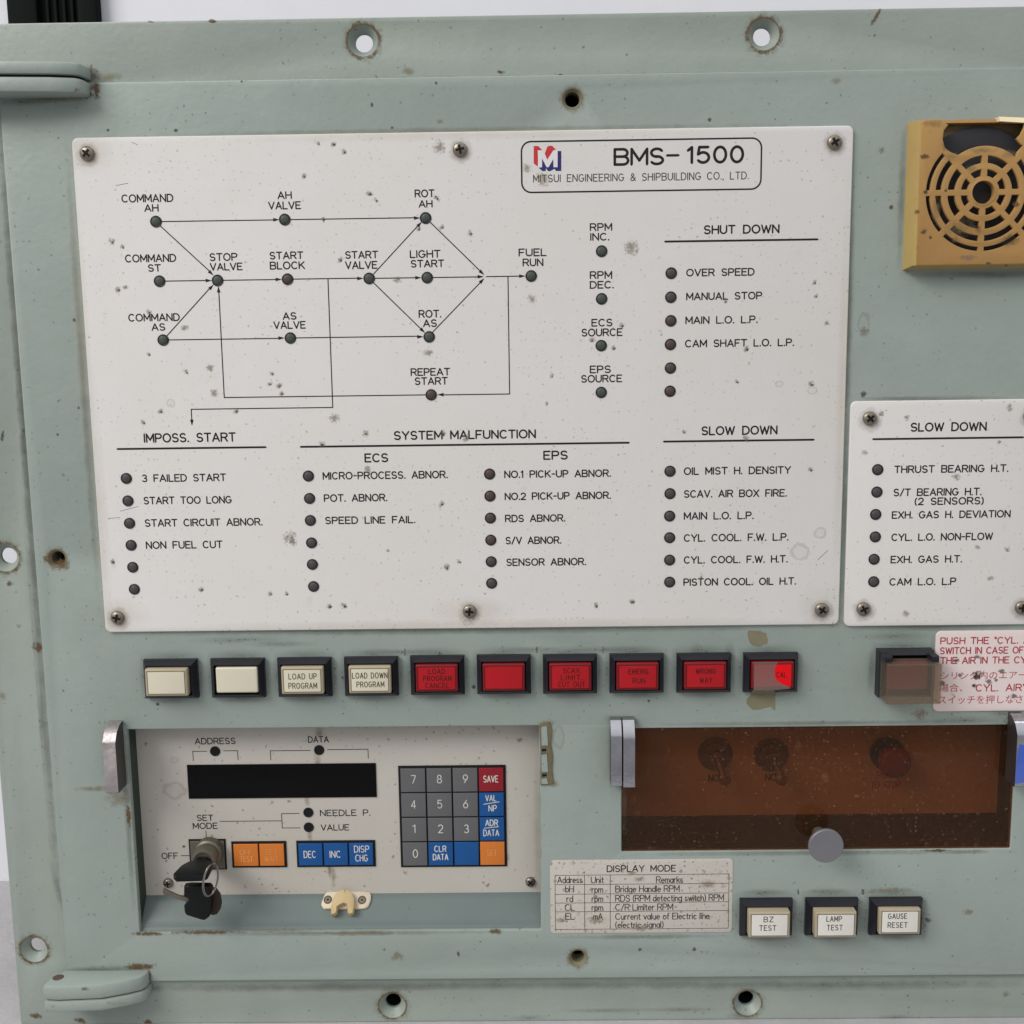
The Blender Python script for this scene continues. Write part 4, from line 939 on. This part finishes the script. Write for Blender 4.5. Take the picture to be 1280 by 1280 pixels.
mb = MB(); mb.lathe(gc[0], gc[1], [(27.5, 1.3), (27.5, 2.4), (26.5, 2.7), (16, 1.9), (10, 1.6), (9, 2.2), (5, 2.9), (.2, 3.1)], M['cone'], n=40); mb.build('speaker_cone', spk)
mb = MB(); a = at(1247, 149, 6); b = at(1300, 150, 6)
mb.hexa([(a[0], a[1] - .9, 4), (b[0], b[1] - 1.6, 4), (b[0], b[1] + .4, 3), (a[0], a[1] + .8, 3)], [(a[0], a[1] - 1.2, 8.4), (b[0], b[1] - 1.9, 8.4), (b[0], b[1] + .4, 7.4), (a[0], a[1] + .8, 7.4)], M['chip']); mb.build('broken_shard', spk)

# ---- recess on the left : setting board, sloping sill, walls
BD = -12.0
def recess(O, depth, sillpx, sx, name, boardmat):
    zs = at(sx, sillpx, depth)[1]                       # where the board meets the sill
    mb = MB()
    mb.plate([(O[0] - 6, zs), (O[1] + 6, zs), (O[1] + 6, O[3] + 8), (O[0] - 6, O[3] + 8)], depth - 1.5, depth, boardmat)
    return zs, mb
zs, mb = recess(LO, BD, 1117, 430, 'setting_board', M['board'])
for px, py, rx, ry, mt in [(384, 1001, 5, 10, 'rust_soft'), (387, 1046, 5, 14, 'rust_soft'), (415, 1092, 7, 22, 'rust_soft'), (412, 1088, 3, 20, 'rust_soft'), (397, 955, 6, 20, 'rust_soft'), (399, 917, 8, 12, 'rust_soft'), (218, 988, 17, 14, 'ring'), 
        (520, 1095, 60, 5, 'spot'), (634, 1072, 4, 7, 'rust_soft'), (230, 1058, 3, 2, 'rust'), (218, 950, 6, 5, 'ring'), (650, 925, 5, 4, 'spot')]:
    mb.decal(px, py, rx, ry, M[mt], BD)
board = mb.build('setting_board', panel, 'recessed white setting board with display and keypad')
lt = MB(); k2 = M['ink_soft']
for s_, a, b, y, hp in [('ADDRESS', 244, 294, 926.3, 7), ('DATA', 385.5, 410.5, 924.3, 7), ('NEEDLE P.', 400.5, 462.5, 1016, 7), ('VALUE', 401.5, 436, 1034.3, 6.8), ('SET', 246.5, 266, 1022.3, 6.8), ('MODE', 241.5, 271.5, 1032.3, 6.8), ('OFF', 202.5, 222, 1069.8, 7)]: text(lt, s_, a, b, y, hp, K, BD, 1.1)
for p in [[(258.5, 939), (241, 939.5), (241.5, 951)], [(279.5, 938.5), (297, 938), (297.8, 950)], [(388, 938), (338, 938.5), (338.5, 950)], [(409.5, 937), (460, 936.8), (460.5, 948)], [(374, 1016.8), (352, 1017), (352.4, 1035), (375, 1035)], [(352, 1026), (275, 1026.6)], [(257.4, 1038.5), (257.7, 1048.5)], [(226.5, 1069.6), (239, 1069.4)]]: line(lt, p, 1.0, k2, BD)
lt.build('lettering', board, smooth=0)
for px, py in [(269, 939), (399, 937.5), (385.5, 1015.5), (386, 1034)]:
    mb = MB(); c = at(px, py, BD); mb.lathe(*c, [(2.45, BD + .01), (2.4, BD + .3), (2.0, BD + .2), (1.9, BD + .05)], M['lens_rim'], n=22, cap1=False); mb.poly(circ(*c, 1.95, 22), BD + .04, M['black_deep']); mb.build('sensor_hole', board)
d = rect(235, 954.8, 470.5, 997, BD); mb = MB(); mb.plate(rrect(*d), BD, BD + .5, M['black_glass'], bev=.15); mb.build('display_window', board)
# key banks
def bank(name, px0, py0, px1, py1, cols, rows, colours, legends, label):
    x0_, x1_, z0_, z1_ = rect(px0, py0, px1, py1, BD)
    mb = MB(); mb.box(x0_, x1_, z0_, z1_, BD + .01, BD + .5, M['black_deep'], bev=.15); o = mb.build(name, panel, label)
    mx = .75; cw = (x1_ - x0_ - 2 * mx) / cols; rh = (z1_ - z0_ - 2 * mx) / rows; gp = .36
    for r in range(rows):
        for c in range(cols):
            mb = MB(); xx = x0_ + mx + c * cw; zz = z1_ - mx - (r + 1) * rh
            mb.box(xx + gp, xx + cw - gp, zz + gp, zz + rh - gp, BD + .5, BD + 1.25, M[colours[r][c]], bev=.25); mb.build('key_button', o)
    mb = MB()
    for s_, a, b, y, hp, wt, m_ in legends:
        if s_ == '~': line(mb, [a, b], wt, m_, BD + 1.27, snap=0)
        else: text(mb, s_, a, b, y, hp, m_, BD + 1.27, wt, gap=.3)
    mb.build('lettering', o, smooth=0)
    return o
il, io = M['ink_light'], M['ink_orange']; g_, b_, r_, o_ = 'key_grey', 'key_blue', 'key_red', 'key_orange'
leg = [(s_, x - 2.7, x + 2.7, y, 9.8, 0.92, il) for s_, x, y in [('7', 516.8, 974.3), ('8', 549.2, 973.8), ('9', 581.7, 973.4), ('4', 516.8, 1005.5), ('5', 549.6, 1005.2), ('6', 582, 1005), ('2', 550.7, 1036), ('3', 583, 1036), ('0', 519.2, 1067)]]
leg += [('1', 516, 519, 1036, 9.8, 0.92, il), ('SAVE', 604.5, 622.5, 973.7, 7.8, 0.92, il), ('VAL', 607, 620, 997.6, 7.2, 0.92, il), ('~', (604.5, 1005.3), (624, 1002.2), 0, 0, 1, il), ('NP', 611, 620.5, 1010.3, 7.2, 0.92, il),
        ('ADR', 607, 622, 1028.5, 7.2, 1.0, il), ('~', (605, 1035.3), (623.5, 1033.3), 0, 0, .9, il), ('DATA', 604.5, 623.5, 1041, 7.4, .9, il), ('CLR', 543.3, 557.5, 1061, 7, 0.92, il), ('DATA', 541.5, 560, 1071.3, 7, 0.92, il), ('SET', 609, 621, 1066, 7, .8, io)]
bank('keypad', 499.5, 956.5, 633, 1083, 4, 4, [[g_, g_, g_, r_], [g_, g_, g_, b_], [g_, g_, g_, b_], [g_, b_, b_, o_]], leg, 'square keypad of grey, blue, red and orange keys')
bank('key_bank', 290, 1051.3, 358.5, 1083.8, 2, 1, [[o_, o_]], [('OFF', 300, 314, 1065.3, 6.5, .9, io), ('TEST', 300.5, 316, 1073.8, 6.8, .9, io), ('SET', 332, 346, 1065, 6.5, .6, io), ('WAIT', 331, 347, 1073.5, 6.5, .6, io)], 'pair of orange keys')
bank('key_bank', 371, 1050.3, 469.5, 1083, 3, 1, [[b_, b_, b_]], [('DEC', 380, 394.5, 1068, 8, 0.92, il), ('INC', 412.5, 425.5, 1067.8, 8, 0.92, il), ('DISP', 443, 461, 1061.3, 7.8, 0.92, il), ('CHG', 444.5, 459.5, 1072.5, 7.8, 0.92, il)], 'row of three blue keys')
# lock
d = rect(237, 1048.6, 283, 1086.5, BD); mb = MB(); mb.box(*d, BD + .01, BD + .4, M['black_deep']); mb.box(d[0] + .7, d[1] - .7, d[2] + .7, d[3] - .7, BD + .4, BD + .9, M['steel_dull'], bev=.2)
lock = mb.build('key_switch', panel)
c = at(263, 1061.5, BD); mb = MB()
mb.lathe(*c, [(6.6, BD + .9), (6.5, BD + 5), (5.6, BD + 5.6), (5.5, BD + 12.2), (5.2, BD + 12.7), (4.3, BD + 12.8), (4.1, BD + 12.2), (3.6, BD + 12.1)], M['steel_dull'], n=32)
mb.box(c[0] - 3.4, c[0] + 3.4, c[1] - .75, c[1] + .75, BD + 12.1, BD + 12.3, M['black_deep']); mb.build('lock_barrel', lock)
screw(210.5, 1103.5, BD, panel, 2.4); screw(663, 1102, BD, panel, 2.4)
# recess walls and sill
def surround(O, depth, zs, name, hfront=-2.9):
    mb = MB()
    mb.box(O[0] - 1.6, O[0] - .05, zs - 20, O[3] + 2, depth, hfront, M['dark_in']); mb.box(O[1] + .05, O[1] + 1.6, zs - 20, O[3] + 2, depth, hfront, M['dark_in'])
    mb.box(O[0] - .04, O[1] + .04, O[3] + .05, O[3] + 1.6, depth, hfront, M['dark_in']); mb.build(name, panel)  # wall colour is darkened for the shade inside the recess
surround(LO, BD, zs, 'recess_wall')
def sill(O, depth, zs, zf, name):
    zfront = zf; prof = [(zs - .02, depth - 1.4), (zs - .02, depth)]
    n = 6; e = (zfront + 2.3, -1.6)
    prof += [(zs + (e[0] - zs) * t / 4, depth + (e[1] - 1.2 - depth) * t / 4) for t in range(1, 5)]
    for t in range(1, n + 1):
        a = math.radians(50 * (1 - t / n)); prof.append((e[0] - 1.6 + 1.6 * math.sin(a) * 1.1 - .6, e[1] - 1.2 + 1.2 * t / n))
    prof.append((zfront - 2.5, -1.55))
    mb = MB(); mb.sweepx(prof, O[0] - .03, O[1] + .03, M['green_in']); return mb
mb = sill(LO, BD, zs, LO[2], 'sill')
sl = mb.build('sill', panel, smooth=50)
# cable clip on the sill
def clipP(lst, h): return [at(380 + a / 11.64, 1100 + b / 11.64, h) for a, b in lst]
ca = at(433, 1117, BD); zf_ = LO[2] + 2.3
slope = (-2.8 - BD) / (zs - zf_)                        # h gained per mm going down
mb = MB()
def onsill(px, py):
    h = BD + 2
    for _ in range(12):
        x, z = at(px, py, h); h = BD + (zs - z) * slope
    return x, z, h
def tilt(pts, t, m, bev=True):
    """plate lying on the sloping sill, t mm thick"""
    nn = Vector((0, slope, 1)).normalized()            # (x, z, h)
    base = [Vector(onsill(380 + a / 11.64, 1100 + b / 11.64)) for a, b in pts]
    cen = sum(base, Vector()) / len(base)
    lo = [b + nn * .02 for b in base]; mid = [b + nn * t * .7 for b in base]; hi = [cen + (b - cen) * .94 + nn * t for b in base]
    ids = [[mb.v(*p) for p in L] for L in (lo, mid, hi)]
    for A, B in zip(ids, ids[1:]):
        for q in range(len(pts)): mb.face([A[q - 1], A[q], B[q], B[q - 1]], m)
    mb.face(ids[-1], m); return nn
tilt([(275, 410), (255, 370), (265, 320), (310, 215), (345, 185), (400, 176), (900, 176), (955, 190), (978, 225), (975, 300), (940, 390), (900, 420), (840, 432), (300, 432)], 1.4, M['ivory'])
def arch(lst, t0, t1, m):
    nn = Vector((0, slope, 1)).normalized()
    base = [Vector(onsill(380 + a / 11.64, 1100 + b / 11.64)) for a, b in lst]
    ids = [[mb.v(*(b + nn * t)) for b in base] for t in (t0, t1)]; ins = inset([(b.x, b.y) for b in base], .5 if area2([(b.x, b.y) for b in base]) > 0 else -.5)
    ids.append([mb.v(q[0], q[1] + nn.y * (t1 + .5), b.z + nn.z * (t1 + .5)) for q, b in zip(ins, base)])
    for A, B in zip(ids, ids[1:]):
        for q in range(len(lst)): mb.face([A[q - 1], A[q], B[q], B[q - 1]], m)
    tri = tessellate_polygon([[Vector((q[0], q[1], 0)) for q in ins]])
    for tr in tri: mb.face([ids[-1][i] for i in tr], m)
arch([(410, 540), (412, 430), (425, 330), (470, 240), (540, 185), (600, 175), (660, 185), (715, 235), (745, 300), (748, 420), (735, 520), (690, 535), (650, 515), (650, 430), (640, 390), (600, 372), (550, 395), (505, 425), (500, 500), (470, 535)], 1.4, 4.0, M['tan_clip'])
cc = mb.build('cable_clip', panel, 'ivory plastic cable clip screwed to the recess sill')
for px, py in ((353, 298), (850, 302)):
    mb = MB(); x, z, h = onsill(380 + px / 11.64, 1100 + py / 11.64); nn = Vector((0, slope, 1)).normalized(); u = Vector((1, 0, 0)); v_ = nn.cross(u).normalized(); b0 = Vector((x, z, h))
    for rr, tt, mt in ((2.0, 1.46, 'groove'), (1.35, 1.55, 'steel_dull'), (.5, 1.62, 'black_deep')):
        mb.face([mb.v(*(b0 + nn * tt + u * rr * math.cos(a * .35) + v_ * rr * math.sin(a * .35))) for a in range(18)], M[mt])
    mb.build('clip_screw', cc)

# ---- chrome cover hinges
def chrome(px0, px1, pyt, pyb, H, chm, name, skin='chrome', label=None):
    xm = (px0 + px1) / 2; x0_ = at(px0, 945, H)[0]; x1_ = at(px1, 945, H)[0]; zt_ = at(xm, pyt, H)[1]; zb_ = at(xm, pyb, H)[1]
    prof = [(zb_, .1), (zb_, H - .5), (zb_ + .5, H), (zt_ - chm, H), (zt_ - chm * .8, H - .25), (zt_ - .2, H - 2.4), (zt_ + .4, H - 3.0), (zt_ + 2.4, H * .4), (zt_ + 3.2, .1)]
    mb = MB(); a = [mb.v(x0_, z, h) for z, h in prof]; b = [mb.v(x1_, z, h) for z, h in prof]
    for i in range(len(prof) - 1): mb.face([a[i], b[i], b[i + 1], a[i + 1]], M[skin])
    mb.face(a, M['chrome_side']); mb.face(b[::-1], M['chrome_side'])
    return mb.build(name, panel, label, smooth=25), (x0_, x1_, zt_, zb_)
chrome(763.8, 777.3, 910.5, 984, 7, 4.2, 'cover_hinge'); chrome(779.3, 793.8, 910.5, 985.5, 7.6, 5.2, 'cover_hinge')
chrome(129, 145, 919, 992, 11, 4.0, 'cover_hinge', 'chrome_pitted', label='lone chrome hinge beside the uncovered left recess')
hb, q = chrome(1270.5, 1286, 908, 984, 11, 4.6, 'cover_hinge', label='chrome hinge with blue protective film')
mb = MB(); mb.plate([(q[0] + .15, q[3] + 1.6), (q[1] - .2, q[3] + 2.5), (q[1] - .2, q[2] - 9), (q[0] + 1.2, q[2] - 8.2), (q[0] + .4, q[2] - 12), (q[0] + .15, q[3] + 9)], 11.02, 11.12, M['blue_film']); mb.build('protective_film', hb)

# ---- right recess behind smoked acrylic
RD = -17.0
zs2, mb = recess(RO, RD, 1018, 1020, 'switch_board', M['board'])
swb = mb.build('switch_board', panel)
surround(RO, RD, zs2, 'recess_wall')
mb = sill(RO, RD, zs2, RO[2] - 2, 'sill'); mb.mats[0] = M['shaded_sill']; mb.build('sill', panel, smooth=50)  # this sill's shaded band is put into its colour
for s_, a, b, y, hp in [('NO', 886, 898, 972.5, 8), ('NO', 957, 970, 971.5, 8), ('PUSH', 1096, 1124, 968.5, 7.5), ('TO STOP', 1089, 1125, 981, 7.5)]: 
    lt = MB(); text(lt, s_, a, b, y, hp, M['ink_red'] if a > 1000 else K, RD, 1.2); lt.build('lettering', swb, smooth=0)
for px, py, tx, ty in ((894, 942, 906, 975), (964, 943, 977.5, 975.5)):
    mb = MB(); c = at(px, py, RD)
    mb.lathe(*c, [(8.2, RD + .02), (8.2, RD + .6), (7.0, RD + .8), (7.0, RD + 1.0), (6.0, RD + 1.2), (6.0, RD + 3), (4.6, RD + 3.4), (3.2, RD + 3.6), (3.0, RD + 6), (2.2, RD + 6.4)], M['steel_dull'], n=24)
    o = mb.build('toggle_switch', panel); e = at(tx, ty, RD + 13)
    mb = MB(); mb.tube([(c[0], c[1], RD + 6), ((c[0] + e[0]) / 2, (c[1] + e[1]) / 2, RD + 10), (e[0], e[1], RD + 12.5), (e[0], e[1] - .3, RD + 13.2)], [1.3, 1.7, 2.3, 1.6], M['steel_dull'], n=12)
    mb.lathe(e[0], e[1], [(2.2, RD + 11), (3.0, RD + 12.2), (2.8, RD + 13), (1.8, RD + 13.7), (.2, RD + 13.8)], M['steel'], n=16); mb.build('toggle_lever', o)
mb = MB(); c = at(1108, 941, RD); mb.lathe(*c, [(8.0, RD + .02), (8.0, RD + 2.0), (6.5, RD + 2.2), (5, RD + 2.3), (5, RD + 8)], M['black'], n=28)
o = mb.build('stop_button', panel, 'red mushroom stop button behind the smoked cover'); c = at(1120, 955, RD + 14)
mb = MB(); mb.lathe(*at(1110, 943, RD), [(5, RD + 8.01), (7.4, RD + 8.6), (7.6, RD + 11), (7.2, RD + 12.1), (6.3, RD + 12.9), (5, RD + 13.4), (3.4, RD + 13.7), (1.6, RD + 13.85), (.2, RD + 13.9)], M['red_dark'], n=28, dx=((c[0] - at(1110, 943, RD)[0]) / 14, (c[1] - at(1110, 943, RD)[1]) / 14)); mb.build('mushroom_head', o, smooth=85)
mb = MB(); mb.plate([(RO[0] + .3, RO[2] + .3), (RO[1] - .3, RO[2] + .3), (RO[1] - .3, RO[3] - .3), (RO[0] + .3, RO[3] - .3)], -1.3, -.4, M['acrylic'])
cov = mb.build('smoked_cover', panel, 'brown smoked acrylic cover dotted with dust')
c = at(1020, 1037, .4); e = at(1033, 1058, 14)
mb = MB(); mb.lathe(*e, [(2.9, -.38), (2.6, .4), (2.5, 12)], M['steel_dull'], n=20)
mb.build('knob_post', cov); kx, kz = c[0], c[1]
mb = MB(); mb.lathe(*e, [(5, 11.6), (7.4, 11.8), (7.85, 12.2), (7.85, 13.6), (7.5, 14)], M['alu'], n=44); mb.build('cover_knob', cov)

# ---- display mode sticker
SHT = .25; d = rect(687.8, 1074.5, 915.5, 1166, SHT)
mb = MB(); mb.plate(rrect(*d, 1.8, 4), .02, SHT, M['sticker'], bev=.08)
for px, py, r in [(785, 1099, 20), (800, 1099, 9), (870, 1123, 9), (790, 1091, 7), (810, 1152, 16), (800, 1160, 12), (745, 1150, 14), (720, 1155, 16), (885, 1105, 14), (880, 1150, 16), (760, 1165, 30), (702, 1150, 10)]: mb.decal(px, py, r, r * .5, M['spot'], SHT)
st = mb.build('mode_sticker', panel, 'speckled white sticker with the display mode table')
lt = MB(); ks = M['ink_soft']; text(lt, 'DISPLAY MODE', 759, 844.5, 1085.6, 7.4, K, SHT, 1.15)
for s_, a, b, y, hp in [('Address', 697, 727.5, 1099.8, 7.6), ('Unit', 739, 754.5, 1099.8, 7.6), ('Remarks', 820.5, 853.5, 1099.5, 7.6), ('bH', 707, 717, 1111.3, 7.6), ('rpm', 740, 753.5, 1111.8, 7.6), ('Bridge Handle RPM', 769.5, 849, 1111, 7.6), ('rd', 708.5, 716, 1123.3, 7.6), ('rpm', 740, 753.5, 1123.3, 7.6), ('RDS (RPM detecting switch) RPM', 769.5, 904.5, 1122.4, 7.6),
        ('CL', 706.5, 718, 1134.3, 7.6), ('rpm', 740, 753.5, 1134.3, 7.6), ('C/R Limiter RPM', 769.5, 841, 1133.8, 7.6), ('EL', 707, 718, 1145.5, 7.4), ('mA', 742, 753, 1145.5, 7.4), ('Current value of Electric line', 769.5, 886.5, 1145.2, 7.4), ('(electric signal)', 769.5, 829, 1155.8, 7.2)]:
    text(lt, s_, a, b, y, hp, ks, SHT, .95, gap=.2, space=.45)
lt.build('lettering', st, smooth=0)
tl = MB(); tb = rect(694, 1093.3, 910.8, 1161, SHT); wl = .7 * mmpx(1130)
tl.ribbon(rrect(*tb), wl, SHT + .02, ks, closed=True)
for y in (1105, 1117, 1128, 1139): z = at(802, y, SHT)[1]; tl.ribbon([(tb[0], z), (tb[1], z)], wl, SHT + .024, ks)
for x in (730.8, 762.8): xx = at(x, 1128, SHT)[0]; tl.ribbon([(xx, tb[2]), (xx, tb[3])], wl, SHT + .028, ks)
tl.build('table_lines', st, smooth=0)

# ================================================================== KEYS hanging in the lock
lockc = at(251.6, 1074.7, BD + 12.8)
kb = empty('key_bunch', Vector((lockc[0], 0, at(250, 1150, 4)[1])), 'bunch of black-headed keys on a wire ring hanging from the lock', 'keys')
hL = BD + 12.4
bx0 = at(219.5, 1100, 16)[0]; bx1 = at(260.5, 1100, 16)[0]; zc1_ = at(240, 1102.5, 20)[1]
kcx = lockc[0] + .6
mb = MB(); zk = lockc[1]
# first key: flat head lying level, reaching out of the lock
prof = [(kcx - 2.3, hL), (kcx + 2.6, hL), (kcx + 3.0, hL + 3.5), (bx1 - .6, hL + 5), (bx1, hL + 7), (bx1 + .2, hL + 17), (bx1 - 1.2, hL + 19), (bx0 + 1.5, hL + 19.5), (bx0 - .4, hL + 17), (bx0 + .8, hL + 9), (bx0 + 3, hL + 5), (kcx - 2.6, hL + 3.5)]
mb.prism(prof, zk - 1.6, zk + 1.6, M['plastic_key'], bev=.6); mb.build('key_head', kb)
# second key: head hanging flat against the sill, metal blade to the left
h2 = 12.0
def kp(lst, h): return [at(180 + a / 9.85, 1030 + b / 9.85, h) for a, b in lst]
mb = MB(); mb.plate(kp([(490, 770), (560, 760), (800, 765), (830, 800), (820, 1080), (800, 1150), (745, 1188), (700, 1182), (520, 1125), (498, 1090), (490, 1010), (540, 975), (545, 910), (488, 900)], h2), h2 - 3.4, h2, M['plastic_key'], bev=.6)
mb.build('key_head', kb)
mb = MB(); mb.plate(kp([(545, 915), (420, 885), (330, 845), (240, 800), (225, 815), (232, 862), (260, 880), (400, 925), (530, 965)], h2 - 1.2), h2 - 2.4, h2 - 1.3, M['steel_dull'], bev=.15)
mb.build('key_blade', kb)
mb = MB(); mb.plate(kp([(800, 790), (880, 810), (930, 880), (948, 980), (935, 1060), (900, 1110), (850, 1125), (800, 1100)], h2 - 5), h2 - 7, h2 - 4.5, M['leather'], bev=.7); mb.build('key_tag', kb)
pts = []
cR = Vector((*at(262.5, 1100, 15), 15)); 
for q in range(40):
    a = 2 * math.pi * q / 40; u = 9.0 * math.cos(a); v_ = 20.5 * math.sin(a)
    px = 262.5 + u * .93 + v_ * .20; py = 1100.5 - v_ * .98 + u * .22
    hh = 17 + 5.0 * math.cos(a + 3.3)
    pts.append((*at(px, py, hh), hh))
mb = MB(); mb.tube(pts, .24, M['steel'], n=8, closed=True); mb.tube([(x + .3, z - .1, h - .75) for x, z, h in pts], .24, M['chrome'], n=8, closed=True); mb.build('key_ring', kb)
